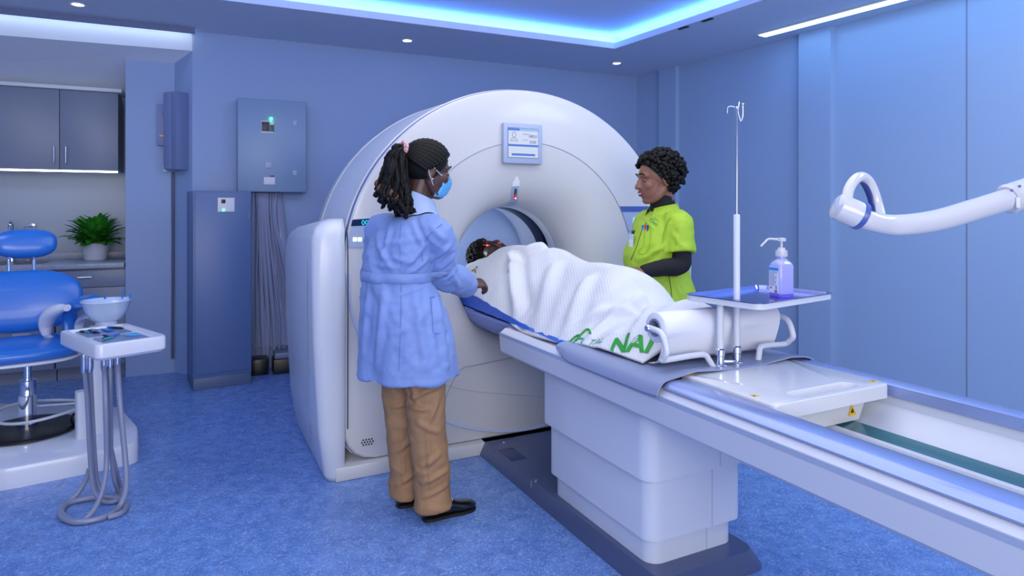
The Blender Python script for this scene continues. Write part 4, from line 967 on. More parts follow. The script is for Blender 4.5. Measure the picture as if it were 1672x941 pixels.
bm = BM(); ball(bm, P(1417, 372, DA - .0), 0.006); obj('screw', bm, M_steelgrey, ar_t)
j0 = P(1644, 326, DA + .07); j1 = P(1700, 309, DA + .09); dj = (j1 - j0).normalized()
bm = BM(); tube(bm, [j0, j0 + dj * .006, j0 + dj * .05, j0 + dj * .16], [0.034, 0.040, 0.041, 0.041], 26); jt = obj('joint_sleeve', bm, M_arm, ar_t)
for q in ((1652, 311), (1665, 304)):
    bm = BM(); ball(bm, P(q[0], q[1], DA + .04), 0.0035); obj('joint_screw', bm, M_steelgrey, jt)
bm = BM(); box(bm, P(1662, 331, DA + .037), (0.010, 0.006, 0.028), bev=0.002); obj('joint_tab', bm, M_label, jt)
pc = Vector((2.15, 1.85, 0)); e = P(1760, 292, DA + .1)
bm = BM(); tube(bm, catmull([e - dj * .03, e + dj * .2, Vector((1.95, 1.80, 1.55)), Vector((2.15, 1.85, 1.58))], 6), 0.038, 18); obj('rear_arm', bm, M_arm, ar_t)
bm = BM(); lathe(bm, [(0.0, 0.0), (0.20, 0.0), (0.20, 0.03), (0.06, 0.05), (0.045, 0.06), (0.045, 1.62), (0.0, 1.63)], 28, Matrix.Translation(pc)); obj('column', bm, M_arm, ar_t)
# ================================================================ people
def V(*a): return Vector(a)
def mat_skin(n, rgb): return mat(n, rgb, 0.42, bump=(90, 0.06))
def ry(a): return Matrix.Rotation(a, 4, 'Y')
def headM(c, yaw, pitch=0.0, roll=0.0, sc=1.0):
    return Matrix.Translation(c) @ Matrix.Rotation(yaw, 4, 'Z') @ Matrix.Rotation(pitch, 4, 'Y') @ Matrix.Rotation(roll, 4, 'X') @ Matrix.Scale(sc, 4)
def add_head(bm, M, neck_end=None, smile=False):
    h = BM()
    ball(h, (-0.012, 0, 0.028), (0.098, 0.077, 0.090), seg=28, ring=20)
    ball(h, (0.028, 0, -0.035), (0.066, 0.064, 0.080), seg=24, ring=16)
    ball(h, (0.062, 0, -0.094), (0.022, 0.024, 0.020))
    for s in (-1, 1):
        limb(h, [(-0.005, s * .055, -.045), (0.025, s * .045, -.082), (0.058, s * .014, -.098)], [.022, .019, .016], 10, 4)
        ball(h, (0.054, s * .038, -0.022), (.032, .026, .028))
        ball(h, (-0.012, s * .079, -0.006), (.020, .008, .032), Matrix.Rotation(0.2, 4, 'Y') @ Matrix.Rotation(s * 0.3, 4, 'Z'))
        ball(h, (0.094, s * .012, -0.029), (.011, .009, .008))
        limb(h, [(0.070, s * .046, .024), (0.081, s * .026, .031), (0.083, s * .010, .026)], [.009, .010, .009], 8, 3)
    limb(h, [(0.084, 0, .014), (0.095, 0, -.008), (0.104, 0, -.026)], [.009, .011, .0140], 10, 4)
    ball(h, (0.086, 0, -0.052), (.013, .025, .007)); ball(h, (0.083, 0, -0.064), (.014, .022, .008)); ball(h, (0.070, 0, -.060), (.022, .034, .026))
    h.transform(M); merge(bm, h)
    if neck_end is not None:
        limb(bm, [M @ V(-.018, 0, -.045), M @ V(-.028, 0, -.10), Vector(neck_end)], [.056, .054, .062], 16, 5)
def eyes_of(M, par, sides=(-1, 1), brow=None):
    for s in sides:
        b = BM(); ball(b, (0.0755, s * .032, 0.003), (.0120, .0125, .0050)); b.transform(M); e = obj('eye', b, M_eye, par)
        b = BM(); ball(b, (0.0840, s * .032, 0.003), (.0045, .0064, .0046)); b.transform(M); obj('iris', b, M_iris, e)
        b = BM(); limb(b, [(0.080, s * .047, .030), (0.090, s * .034, .039), (0.094, s * .017, .036)], [.002, .0035, .003], 8, 4, flat=(1, 1)); b.transform(M); obj('eyebrow', b, M_hair, par)
def torso_rings(bm, lv, yaw, n=28, e=2.3):
    """lv: (centre, half width, half depth[, shift forward])"""
    Fw = V(math.cos(yaw), math.sin(yaw), 0); L = V(-math.sin(yaw), math.cos(yaw), 0); rings = []
    def sp(a): c, s = math.cos(a), math.sin(a); k = (abs(c) ** e + abs(s) ** e) ** (-1 / e); return c * k, s * k
    m = len(lv); fine = []
    for i in range((m - 1) * 4 + 1):
        x = i / 4; idx = list(range(m))
        c = V(*[sm_interp(idx, [l[0][k] for l in lv], x) for k in range(3)])
        fine.append((c, sm_interp(idx, [l[1] for l in lv], x), sm_interp(idx, [l[2] for l in lv], x)))
    for c, w, d in fine:
        r = []
        for k in range(n):
            a = 2 * PI * k / n; x, y = sp(a); r.append(c + Fw * (d * x) + L * (w * y))
        rings.append(r)
    loft(bm, rings, True, True)
def handM(wrist, direction, dorsal):
    x = Vector(direction).normalized(); z = Vector(dorsal); z = (z - x * z.dot(x)).normalized(); y = z.cross(x)
    return frame2(wrist, x, y, z)
def add_hand(bm, M, thumb=1, curls=(0.5, 0.6, 0.65, 0.7), tcurl=0.5, sc=1.0, spread=0.0):
    """x to the fingers, z back of the hand, thumb on the +y (1) or -y (-1) side"""
    h = BM()
    limb(h, [(-0.02, 0, 0), (0.01, 0, 0)], [.026, .026], 12, 3, flat=(1.0, .78))
    pr_ = []
    for x, w, t in ((0.0, .026, .019), (.02, .031, .018), (.05, .039, .016), (.075, .041, .0145), (.092, .038, .011)):
        pr_.append([V(x, w * math.cos(2 * PI * k / 20), t * math.sin(2 * PI * k / 20)) for k in range(20)])
    loft(h, pr_, True, True)
    ball(h, (.032, thumb * .024, -.008), (.030, .018, .015))
    ys = (.029, .0098, -.0098, -.028); Ls = (.072, .080, .074, .058); rs = (.0088, .0092, .0088, .0078)
    for y, Lf, r, c in zip(ys, Ls, rs, curls):
        p = V(.080, thumb * y, 0.001); a = 0.05; pts = [V(.055, thumb * y * .9, 0.002), p]
        for seg, f in ((0.46, .75), (0.30, 1.0), (0.24, .8)):
            a += c * f; p = p + V(math.cos(a), thumb * y * spread, -math.sin(a)) * (Lf * seg); pts.append(p)
        limb(h, pts, [r * 1.02, r * 1.06, r, r * .92, r * .78], 10, 4)
    t0 = V(.018, thumb * .026, -.006); d = V(.62, thumb * .68, -.25).normalized(); e = V(.9, thumb * .22, -.45).normalized()
    p1 = t0 + d * .034; p2 = p1 + (d * (1 - tcurl) + e * tcurl).normalized() * .030; p3 = p2 + (d * (1 - tcurl * 1.4) + e * tcurl * 1.4).normalized() * .024
    limb(h, [t0, p1, p2, p3], [.013, .0108, .0098, .0078], 10, 4)
    h.transform(M @ Matrix.Scale(sc, 4)); merge(bm, h)
def nz(p, sc, off=0.0): return noise.noise(Vector(p) * sc + Vector((off, off * .7, -off)))
M_eye = mat('eye white', (120, 108, 104), 0.35); M_iris = mat('iris', (24, 14, 12), 0.15)
M_hair = mat('black hair', (9, 8, 10), 0.6, spec=0.25)
def shoe(par, heel, yaw, name='shoe', L=0.255, m=None, buckle=True):
    M = Matrix.Translation(Vector((heel.x, heel.y, 0))) @ Matrix.Rotation(yaw, 4, 'Z')
    xs = [0, .008, .035, .08, .13, .18, .22, .243, .254, .258]; hw = [.010, .024, .033, .031, .035, .042, .039, .029, .016, .004]
    tz_ = [.050, .066, .072, .070, .064, .050, .043, .038, .030, .022]
    k = L / .258; rings = []
    for x, w, t in zip(xs, hw, tz_):
        r = []
        for j in range(20):
            a = 2 * PI * j / 20; c, s = math.cos(a), math.sin(a)
            yy = w * (abs(c) ** .75) * (1 if c > 0 else -1)
            zz = 0.010 + (t - 0.010) * (0.5 + 0.5 * (abs(s) ** .8) * (1 if s > 0 else -1))
            r.append(V(x * k, yy, zz))
        rings.append(r)
    bm = BM(); loft(bm, rings, True, True); bm.transform(M); o = obj(name, bm, m or M_shoe, par, sharp=60)
    out = [(x * k, w + .002) for x, w in zip(xs, hw)]; pl = out + [(x, -w) for x, w in out[::-1]]
    bm = BM(); loft(bm, [[V(x, y, 0.0) for x, y in pl], [V(x, y, 0.013) for x, y in pl]], True, True); bm.transform(M); obj('sole', bm, mat('shoe sole', (22, 16, 16), 0.6), o)
    if buckle:
        rows = []
        for x in (.128, .150):
            rows.append([V(x * k + .004 * abs(j) / 4, .036 * j / 4, .068 - (x - .128) * .35 - .030 * (abs(j) / 4) ** 2.2 + .002) for j in range(-4, 5)])
        bm = BM(); surf(bm, rows); bm.transform(M); obj('shoe_strap', bm, M_black, o)
        bm = BM()
        for j in range(-2, 3): ball(bm, (0.139 * k, j * .006, .066), (.004, .0035, .0025), seg=10, ring=6)
        bm.transform(M); obj('buckle', bm, M_chrome, o)['kind'] = 'stuff'
    return o
M_shoe = mat('black patent leather', (10, 10, 14), 0.12, coat=0.6)
# ---------------------------------------------------------------- the doctor
M_skin1 = mat_skin('deep brown skin', (72, 46, 42))
yaw = math.radians(48)
hipc = P(661, 520, 2.84); 
Fd = V(math.cos(yaw), math.sin(yaw), 0); Ld = V(-math.sin(yaw), math.cos(yaw), 0)
doc = thing('person', 'woman in a white lab coat, tan trousers and blue mask, her back half turned', 'person', (hipc.x, hipc.y, 0))
sh_c = P(668, 372, 2.90)
shR = P(716, 384, 2.79); elR = P(722, 446, 2.90); wrR = P(762, 464, 3.12)
shL = P(623, 378, 2.99); elL = P(612, 452, 3.02); wrL = P(640, 470, 3.16)
hdc = P(699, 281, 2.93); hyaw = math.radians(12)
hyaw = math.radians(27); HM = headM(hdc, hyaw, math.radians(9), 0, 1.03)
neck = P(682, 352, 2.905)
rh = PZ(690, 851, 0); lh_ = PZ(648, 829, 0); fyaw = math.radians(30)
fd = V(math.cos(fyaw), math.sin(fyaw), 0)
bm = BM()
add_head(bm, HM, neck)
torso_rings(bm, [(P(683, 348, 2.905), .065, .055), (P(676, 362, 2.90), .12, .075), (P(668, 385, 2.89), .155, .095), (P(657, 415, 2.88), .150, .10), (P(648, 452, 2.85), .125, .095), (P(655, 500, 2.84), .16, .12), (P(661, 545, 2.84), .155, .12)], yaw)
for a, b, c in ((shR, elR, wrR), (shL, elL, wrL)):
    limb(bm, [a, a.lerp(b, .5), b, b.lerp(c, .5), c], [.050, .046, .040, .036, .027], 14, 5)
add_hand(bm, handM(wrR, (P(789, 462, 3.16) - wrR), V(-.25, -.55, .8)), 1, (0.75, 0.85, 0.9, 0.95), 0.75)
add_hand(bm, handM(wrL, V(.6, .6, -.4), V(0, -.2, 1)), -1, (0.4, 0.45, 0.5, 0.5), 0.4)
hipR, knR, anR = P(688, 540, 2.79), P(697, 695, 2.80), Vector((rh.x, rh.y, .085)) + fd * .055
hipL, knL, anL = P(648, 540, 2.90), P(660, 690, 2.93), Vector((lh_.x, lh_.y, .085)) + fd * .055
for a, b, c, hl_ in ((hipR, knR, anR, rh), (hipL, knL, anL, lh_)):
    limb(bm, [a, a.lerp(b, .5), b, b.lerp(c, .4), c], [.078, .068, .052, .050, .036], 14, 5)
    limb(bm, [Vector((hl_.x, hl_.y, .038)) + fd * .03, Vector((hl_.x, hl_.y, .034)) + fd * .12, Vector((hl_.x, hl_.y, .024)) + fd * .21], [.022, .022, .014], 10, 4)
body = obj('body', baked(bm, 0.0048, 3), M_skin1, doc, sharp=None)
# coat
def coat_disp(p, n):
    d = 0.008 * nz((p.x, p.y, p.z * 0.6), 9) + 0.011 * (0.5 - abs(nz((p.x + p.z * .6, p.y - p.z * .5, p.z * .7), 9, 3))) ** 2 + 0.004 * nz((p.x - p.z * .5, p.y + p.z * .4, p.z), 24, 6)
    w_ = (p.x * .77 - p.y * .64) * .8 + p.z * .62
    d += 0.022 * (0.42 - abs(nz((w_ * 2.3, p.z * .5 + p.x * .4, p.y * .5), 6, 11))) * max(0, min(1, (p.z - .75) / .3))
    if p.z < 1.0: d += 0.008 * math.sin((math.atan2(p.y - hipc.y, p.x - hipc.x)) * 7 + 2 * p.z) * max(0, min(1, (1.0 - p.z) / 0.4))
    return d
bm = BM()
torso_rings(bm, [(P(684, 352, 2.905), .068, .060), (P(678, 358, 2.90), .115, .078), (P(670, 368, 2.90), .165, .092), (P(665, 385, 2.89), .185, .115), (P(657, 412, 2.88), .180, .130), (P(651, 436, 2.86), .160, .125), (P(648, 452, 2.85), .150, .120), (P(650, 472, 2.85), .170, .135),
                 (P(657, 500, 2.84), .195, .155), (P(661, 530, 2.84), .212, .170), (P(663, 570, 2.84), .226, .184), (P(664, 607, 2.84), .238, .196), (P(664, 611, 2.84), .236, .194)], yaw, 40)
limb(bm, [sh_c.lerp(shR, .6), shR, shR.lerp(elR, .5), elR, elR.lerp(wrR, .5), wrR + V(0, 0, -.004)], [.075, .074, .068, .066, .062, .056], 18, 6)
limb(bm, [sh_c.lerp(shL, .6), shL, shL.lerp(elL, .5), elL, elL.lerp(wrL, .5), wrL], [.075, .070, .062, .058, .054, .050], 18, 6)
M_coat = mat('lab coat cotton', (120, 146, 206), 0.62, bump=(9, 0.7), sheen=0.1)
coat = obj('lab_coat', baked(bm, 0.0075, 4, coat_disp), M_coat, doc, sharp=None)
def ringband(lv, yaw, m, nm, par, n=48):
    b = BM(); torso_rings(b, lv, yaw, n); return obj(nm, b, m, par, sharp=50)
# cuff seam, pocket, back seam
def on_coat(px, py, d=2.3):
    """point of the coat seen along a ray from in front of it"""
    return P(px, py, d)
from mathutils.bvhtree import BVHTree
def tree_of(o):
    b = bmesh.new(); b.from_mesh(o.data); b.transform(root_matrix(o)); t = BVHTree.FromBMesh(b); return t, b
def shoot(tr, px, py):
    o = Vector((0, 0, H)); d = (P(px, py, 1.0) - o).normalized(); r = tr.ray_cast(o, d)
    return (r[0], r[1]) if r[0] is not None else (None, None)
ctree, _cb = tree_of(coat)
# collar
bm = BM(); rows = []
for k in range(25):
    a = yaw + PI + (k - 12) / 12 * 2.5
    d_ = V(math.cos(a), math.sin(a), 0); fw_ = d_.dot(V(math.cos(.5), math.sin(.5), 0)); tl = V(0, 0, -.030 * fw_ + .006); c0 = P(685, 328, 2.912) + tl; c1 = P(683, 347, 2.905) + tl * .8
    rows.append([c0 + d_ * .062 + V(0, 0, -.05), c0 + d_ * .063 + V(0, 0, .014), c0 + d_ * .069 + V(0, 0, .015), c1 + d_ * .084 + V(0, 0, .008), c1 + d_ * .092 + V(0, 0, -.014)])
for r in rows:
    for q, off in ((3, .012), (4, .006)):
        hn_ = ctree.find_nearest(r[q]); r[q] = hn_[0] + hn_[1] * off
surf(bm, rows); obj('collar', bm, mat('collar cotton', (156, 176, 220), 0.6), coat, sharp=None)
# belt that follows the waist of the coat
bm = BM(); rows = []; bc0 = P(649, 450, 2.853)
for k in range(72):
    a = 2 * PI * k / 72; d_ = V(math.cos(a), math.sin(a), 0); row = []
    for zz, off in ((.021, .001), (.019, .006), (0, .007), (-.019, .006), (-.021, .001)):
        o_ = V(bc0.x, bc0.y, bc0.z + zz) ; hit = ctree.ray_cast(o_, d_)
        row.append((hit[0] if hit[0] is not None and (hit[0] - o_).length < .24 else o_ + d_ * .15) + d_ * off)
    rows.append(row)
rows.append(rows[0]); surf(bm, rows); bmesh.ops.remove_doubles(bm, verts=bm.verts, dist=1e-6); obj('coat_belt', bm, M_coat, coat, sharp=None)

def stitch(tr, pix, r, m, nm, par, n=6, off=0.001):
    pts = []
    for q in catmull([Vector((x, y, 0)) for x, y in pix], n):
        h_, nn = shoot(tr, q.x, q.y)
        if h_ is not None: pts.append(h_ + nn * off)
    bm = BM(); tube(bm, pts, r, 6); return obj(nm, bm, m, par)
M_stitch = mat('coat seam', (92, 116, 184), 0.7)
stitch(ctree, [(655, 366), (653, 400), (655, 436)], 0.0012, M_stitch, 'seam', coat)
stitch(ctree, [(655, 462), (655, 500), (653, 560), (651, 608)], 0.0014, M_stitch, 'seam', coat)
stitch(ctree, [(722, 366), (700, 385), (690, 408), (690, 430)], 0.0014, M_stitch, 'seam', coat)
stitch(ctree, [(703, 486), (722, 483), (733, 481)], 0.0016, M_stitch, 'pocket_edge', coat)
stitch(ctree, [(703, 486), (706, 520), (709, 545), (730, 540)], 0.0012, M_stitch, 'pocket_edge', coat)
def fold_mesh(o, tr, folds, side=.45):
    """press creases into a garment along lines laid on it"""
    M_ = root_matrix(o); lines = []
    for (a, b, am, w) in folds:
        pts = []
        for k in range(9):
            f = k / 8; h1, n1 = shoot(tr, a[0] + (b[0] - a[0]) * f, a[1] + (b[1] - a[1]) * f + 2.5 * math.sin(PI * f))
            if h1 is not None: pts.append(h1)
        if len(pts) > 2: lines.append((pts, am, w))
    me = o.data; nor = [v.normal.copy() for v in me.vertices]
    for v, n in zip(me.vertices, nor):
        p = M_ @ v.co; h = 0.0
        for pts, am, w in lines:
            if (p - pts[len(pts) // 2]).length > (pts[0] - pts[-1]).length * .7 + 3 * w: continue
            best = 9.0; bt = 0
            for i in range(len(pts) - 1):
                ab = pts[i + 1] - pts[i]; k = max(0, min(1, (p - pts[i]).dot(ab) / max(1e-9, ab.length_squared))); d = (p - pts[i] - ab * k).length
                if d < best: best, bt = d, (i + k) / (len(pts) - 1)
            tap = math.sin(PI * min(1, max(0, bt * .9 + .05))) ** .6
            h += am * tap * (math.exp(-(best / w) ** 2) - side * math.exp(-((best - 1.9 * w) / w) ** 2))
        if h: v.co += n * h
fold_mesh(coat, ctree, [((695, 398), (655, 442), .010, .011), ((703, 418), (668, 446), .009, .010), ((640, 358), (622, 425), .008, .013), ((672, 362), (692, 402), .008, .012), ((617, 400), (640, 440), .008, .011),
    ((738, 398), (706, 424), .009, .010), ((744, 414), (716, 440), .010, .010), ((752, 430), (728, 456), .008, .010), ((706, 372), (728, 392), .007, .012), ((724, 420), (700, 445), .008, .010),
    ((602, 466), (592, 575), .010, .016), ((627, 466), (614, 600), .010, .017), ((676, 464), (698, 600), .010, .018), ((712, 474), (731, 596), .010, .016), ((640, 548), (692, 516), .006, .014),
    ((688, 468), (645, 482), .006, .010), ((632, 396), (690, 388), .006, .013), ((640, 420), (680, 428), .006, .011), ((610, 430), (650, 436), .006, .010), ((735, 440), (752, 470), .007, .012), ((700, 500), (660, 560), .006, .018)])
# trousers
def tr_disp(p, n):
    return 0.018 * (0.4 - abs(nz((p.x * .6 + p.z * .9, p.y * .6 + p.z * .5, p.z * 1.2), 7, 15))) + 0.004 * nz((p.x, p.y, p.z * .7), 14) + 0.005 * nz((p.x, p.y + p.x, p.z * 1.6), 9, 5) * max(0, 1 - abs(p.z - .42) / .4) + 0.006 * nz((p.x * .5, p.y * .5, p.z * 2.2), 12, 8) * max(0, 1 - p.z / .35)
bm = BM()
torso_rings(bm, [(P(652, 462, 2.85), .13, .10), (P(657, 500, 2.84), .165, .125), (P(662, 545, 2.84), .17, .13), (P(664, 570, 2.84), .13, .11)], yaw)
for a, b, c in ((hipR, knR, anR), (hipL, knL, anL)):
    ce = c + V(0, 0, -.030)
    pts = catmull([a + V(0, 0, .06), a.lerp(b, .5), b, b.lerp(c, .5), ce], 6)
    tube(bm, pts, [interp([0, 6, 12, 18, 24], [.092, .088, .079, .076, .083], k) for k in range(len(pts))], 22, flat=(1.0, 1.0))
M_tan = mat('tan chino cotton', (158, 122, 88), 0.7, bump=(11, 0.6))
trs = obj('trousers', baked(bm, 0.0075, 3, tr_disp), M_tan, doc, sharp=None)
ttree, _tb = tree_of(trs)
fold_mesh(trs, ttree, [((664, 650), (695, 640), .011, .010), ((670, 664), (702, 668), .011, .010), ((692, 640), (724, 624), .010, .011), ((682, 690), (718, 706), .009, .011), ((688, 762), (718, 742), .009, .011), ((688, 790), (730, 768), .010, .010),
    ((690, 812), (730, 792), .009, .009), ((640, 664), (668, 655), .009, .010), ((640, 740), (672, 718), .009, .011), ((648, 792), (682, 768), .009, .010), ((672, 625), (680, 660), .008, .012), ((697, 690), (704, 800), .006, .008), ((655, 690), (660, 790), .005, .008), ((716, 650), (700, 690), .008, .012), ((640, 620), (660, 640), .008, .011)])
shoe(doc, rh, fyaw); shoe(doc, lh_, fyaw + .1)
# face mask
M_mask = mat('blue surgical mask', (88, 168, 226), 0.6)
bm = BM(); rows = []
for i in range(11):
    v = i / 10; z = -0.006 - 0.100 * v; row = []
    for j in range(15):
        u = -1 + 2 * j / 14; y = 0.062 * u * (1.0 - 0.10 * v)
        xb = interp([0, .25, .5, .75, 1.0], [.102, .119, .114, .104, .083], v)
        x = xb - 0.062 * abs(u) ** 2.0 - 0.002 * math.sin(v * 22)
        row.append(V(x, y, z))
    rows.append(row)
surf(bm, rows); bm.transform(HM); fm = obj('face_mask', bm, M_mask, doc, sharp=None)
sol = fm.modifiers.new('s', 'SOLIDIFY'); sol.thickness = 0.002
for s in (-1, 1):
    bm = BM(); tube(bm, catmull([(.043, s * .061, -.012), (.015, s * .076, .002), (-.018, s * .089, .016), (-.028, s * .088, -.004), (-.010, s * .082, -.036), (.012, s * .066, -.066), (.028, s * .056, -.094)], 6), 0.0026, 8, flat=(1.5, .7)); bm.transform(HM)
    obj('ear_loop', bm, M_label, fm)
    bm = BM(); ball(bm, (-.006, s * .090, -.036), .004); bm.transform(HM); obj('earring', bm, M_chrome, doc)
eyes_of(HM, doc)
# braided hair: rows over the skull to a tie, then a ponytail of locs
SC0, SR = V(-.014, 0, .030), V(.104, .084, .096)
TIE = V(-.112, 0, .068)
def skull(d, k=1.0):
    d = d.normalized(); q = 1 / math.sqrt((d.x / SR.x) ** 2 + (d.y / SR.y) ** 2 + (d.z / SR.z) ** 2); return SC0 + d * q * k
bm = BM(); rows = []
cap = BM(); ball(cap, SC0, (SR.x * .985, SR.y * .985, SR.z * .985), seg=32, ring=24)
bmesh.ops.bisect_plane(cap, geom=list(cap.verts) + list(cap.edges) + list(cap.faces), plane_co=V(.074, 0, .062), plane_no=V(.80, 0, -.60), clear_outer=True)
bmesh.ops.bisect_plane(cap, geom=list(cap.verts) + list(cap.edges) + list(cap.faces), plane_co=V(-.05, 0, -.075), plane_no=V(.22, 0, -1), clear_outer=True)
merge(bm, cap)
def rope(pts, r, turns, n=7):
    ps = catmull(pts, 7); m = len(ps)
    tube(bm, ps, [r * (0.82 + 0.28 * abs(math.sin(turns * PI * i / m))) * (1 if i < m - 3 else .8) for i in range(m)], n)
rnd = random.Random(21)
for i in range(21):
    a = -2.3 + 4.6 * i / 20                          # around the hairline, front = 0
    start = V(.82 * math.cos(a * .80), math.sin(a * .80) * .95, .50 * math.cos(a) + .02)
    end = (TIE - SC0)
    pts = []
    for k in range(6):
        f = k / 5; d = start.normalized().slerp(end.normalized(), f) if hasattr(start, 'slerp') else start.normalized().lerp(end.normalized(), f)
        pts.append(skull(d, 1.03 + 0.04 * math.sin(PI * f)))
    rope(pts, 0.0145, 13)
for i in range(104):
    y = rnd.uniform(-1, 1); bk = rnd.random(); ln = rnd.uniform(.75, 1.0)
    st = TIE + V(rnd.uniform(-.01, .012), y * .020, rnd.uniform(-.018, .018))
    e = V(-.040 - .200 * bk * ln ** 1.3, y * .080, -.215 + .085 * bk ** 1.5 + rnd.uniform(-.02, .03))
    ctl = [st, st + V(-.022 - .030 * bk, y * .020, -.002 - .012 * (1 - bk)), st.lerp(e, .5) + V(-.030 + .01 * (1 - bk), y * .012, .022 * bk), st.lerp(e, .8) + V(-.010, 0, .0), e]
    ctl = catmull(ctl, 2); ph = rnd.uniform(0, 6)
    ctl = [p + V(.006 * math.sin(k * 1.5 + ph), .008 * math.sin(k * 1.9 + ph * 2), .004 * math.cos(k * 1.3 + ph)) * min(1, k / 2) for k, p in enumerate(ctl)]
    rope(ctl, rnd.uniform(.0080, .0112), rnd.uniform(10, 15))
bm.transform(HM); hair = obj('braided_hair', bm, M_hair, doc, sharp=None)
bm = BM()
for i in range(16):
    y = rnd.uniform(-1, 1); bk = rnd.random()
    e = V(-.045 - .17 * bk, y * .066 - .004, -.195 + .075 * bk ** 1.5 + rnd.uniform(-.01, .05))
    tube(bm, catmull([e + V(.006, 0, .026), e + V(-.004, -.003, .012), e], 4), [.0085, .0105, .009, .0105, .009, .0095, .009, .007, .005], 8)
bm.transform(HM); o = obj('brown_loc_ends', bm, mat('brown hair ends', (92, 56, 38), 0.5), hair, sharp=None); o['kind'] = 'stuff'
bm = BM()
for k in range(14):
    a = 2 * PI * k / 14; ball(bm, TIE + V(-.016, .036 * math.cos(a), .004 + .036 * math.sin(a)), .0105, seg=10, ring=8)
for k in range(7):
    a = 2 * PI * k / 7; ball(bm, TIE + V(-.014, -.042 + .008 * math.cos(a), .010 + .014 * math.sin(a)), .008, seg=8, ring=6)
bm.transform(HM); obj('hair_tie', bm, mat('pink pearl hair tie', (214, 168, 176), 0.25), doc, sharp=None)
# thin black strap she is holding
# ---------------------------------------------------------------- the nurse in lime green
M_skin2 = mat_skin('brown skin', (128, 84, 68))
yn = math.radians(200)
Fn = V(math.cos(yn), math.sin(yn), 0); Ln = V(-math.sin(yn), math.cos(yn), 0)
hn = P(1078, 485, 3.48)
nur = thing('person', 'smiling woman in a lime green tunic with black sleeves beside the scanner', 'person', (hn.x, hn.y, 0))
hc2 = P(1072, 294, 3.45); HN = headM(hc2, math.radians(192), math.radians(6), 0, 1.09)
nk = P(1083, 338, 3.47)
s_l = P(1107, 366, 3.33); e_l = P(1112, 432, 3.29); w_l = P(1052, 443, 3.20)
s_r = P(1056, 366, 3.63); e_r = P(1046, 432, 3.66); w_r = P(1030, 452, 3.46)
hL, kL, aL = V(hn.x + .03, hn.y - .09, .86), V(hn.x + .02, hn.y - .10, .46), V(hn.x + .04, hn.y - .10, .08)
hR2, kR2, aR2 = V(hn.x - .01, hn.y + .08, .86), V(hn.x - .02, hn.y + .09, .46), V(hn.x, hn.y + .09, .08)
bm = BM(); add_head(bm, HN, nk)
torso_rings(bm, [(P(1083, 340, 3.47), .062, .055), (P(1082, 354, 3.47), .12, .075), (P(1080, 375, 3.47), .155, .10), (P(1076, 405, 3.47), .15, .115), (P(1074, 440, 3.48), .14, .115), (P(1077, 485, 3.48), .165, .13), (P(1080, 530, 3.48), .165, .125)], yn)
for a, b, c in ((s_l, e_l, w_l), (s_r, e_r, w_r)):
    limb(bm, [a, a.lerp(b, .5), b, b.lerp(c, .5), c], [.050, .046, .040, .035, .027], 14, 5)
add_hand(bm, handM(w_l, V(-.75, -.10, .02), V(.05, -.25, .97)), 1, (0.35, 0.4, 0.45, 0.5), 0.3)
add_hand(bm, handM(w_r, V(-.6, -.45, -.05), V(0, -.1, 1)), -1, (0.35, 0.4, 0.45, 0.5), 0.3)
fy2 = math.radians(195); f2 = V(math.cos(fy2), math.sin(fy2), 0)
for a, b, c in ((hL, kL, aL), (hR2, kR2, aR2)):
    limb(bm, [a, a.lerp(b, .5), b, b.lerp(c, .4), c], [.080, .070, .055, .052, .036], 14, 5)
    q = V(c.x, c.y, 0) - f2 * .05
    limb(bm, [q + f2 * .03 + V(0, 0, .036), q + f2 * .12 + V(0, 0, .032), q + f2 * .2 + V(0, 0, .024)], [.022, .022, .014], 10, 4)
obj('body', baked(bm, 0.0048, 3), M_skin2, nur, sharp=None)
M_lime = mat('lime green cotton', (158, 194, 46), 0.62, bump=(11, 0.6))
M_navy = mat('black knit', (10, 11, 22), 0.85, bump=(80, 0.1))
bm = BM()
limb(bm, [nk + V(0, 0, -.05), nk + V(0, 0, -.01), nk.lerp(hc2, .36)], [.074, .068, .064], 18, 5)
for a, b, c in ((s_l, e_l, w_l), (s_r, e_r, w_r)):
    limb(bm, [a, a.lerp(b, .5), b, b.lerp(c, .5), c + (b - c).normalized() * .005], [.058, .053, .049, .044, .036], 16, 6)
obj('undershirt', baked(bm, 0.007, 3, lambda p, n: 0.003 * nz(p, 25)), M_navy, nur, sharp=None)
def tun_disp(p, n): return 0.006 * nz((p.x, p.y, p.z), 8, 2) + 0.004 * nz((p.x + p.z, p.y, p.z - p.x), 16, 4)
bm = BM()
torso_rings(bm, [(P(1083, 344, 3.47), .072, .066), (P(1083, 351, 3.47), .115, .085), (P(1081, 362, 3.47), .158, .108), (P(1077, 382, 3.47), .178, .135), (P(1072, 408, 3.465), .180, .158), (P(1070, 425, 3.47), .178, .164), (P(1071, 445, 3.475), .180, .160), (P(1076, 470, 3.48), .20, .168), (P(1080, 495, 3.48), .215, .175), (P(1081, 535, 3.48), .22, .178), (P(1081, 545, 3.48), .215, .175)], yn, 40)
for a, b in ((s_l, e_l), (s_r, e_r)):
    pts = catmull([nk.lerp(a, .62) + V(0, 0, -.06), a, a.lerp(b, .45), a.lerp(b, .72)], 6)
    tube(bm, pts, [interp([0, 6, 12, 18], [.07, .078, .076, .078], k) for k in range(len(pts))], 20)
tun = obj('tunic', baked(bm, 0.0075, 4, tun_disp), M_lime, nur, sharp=None)
ntree, _nb = tree_of(tun)
bm = BM(); rows = []
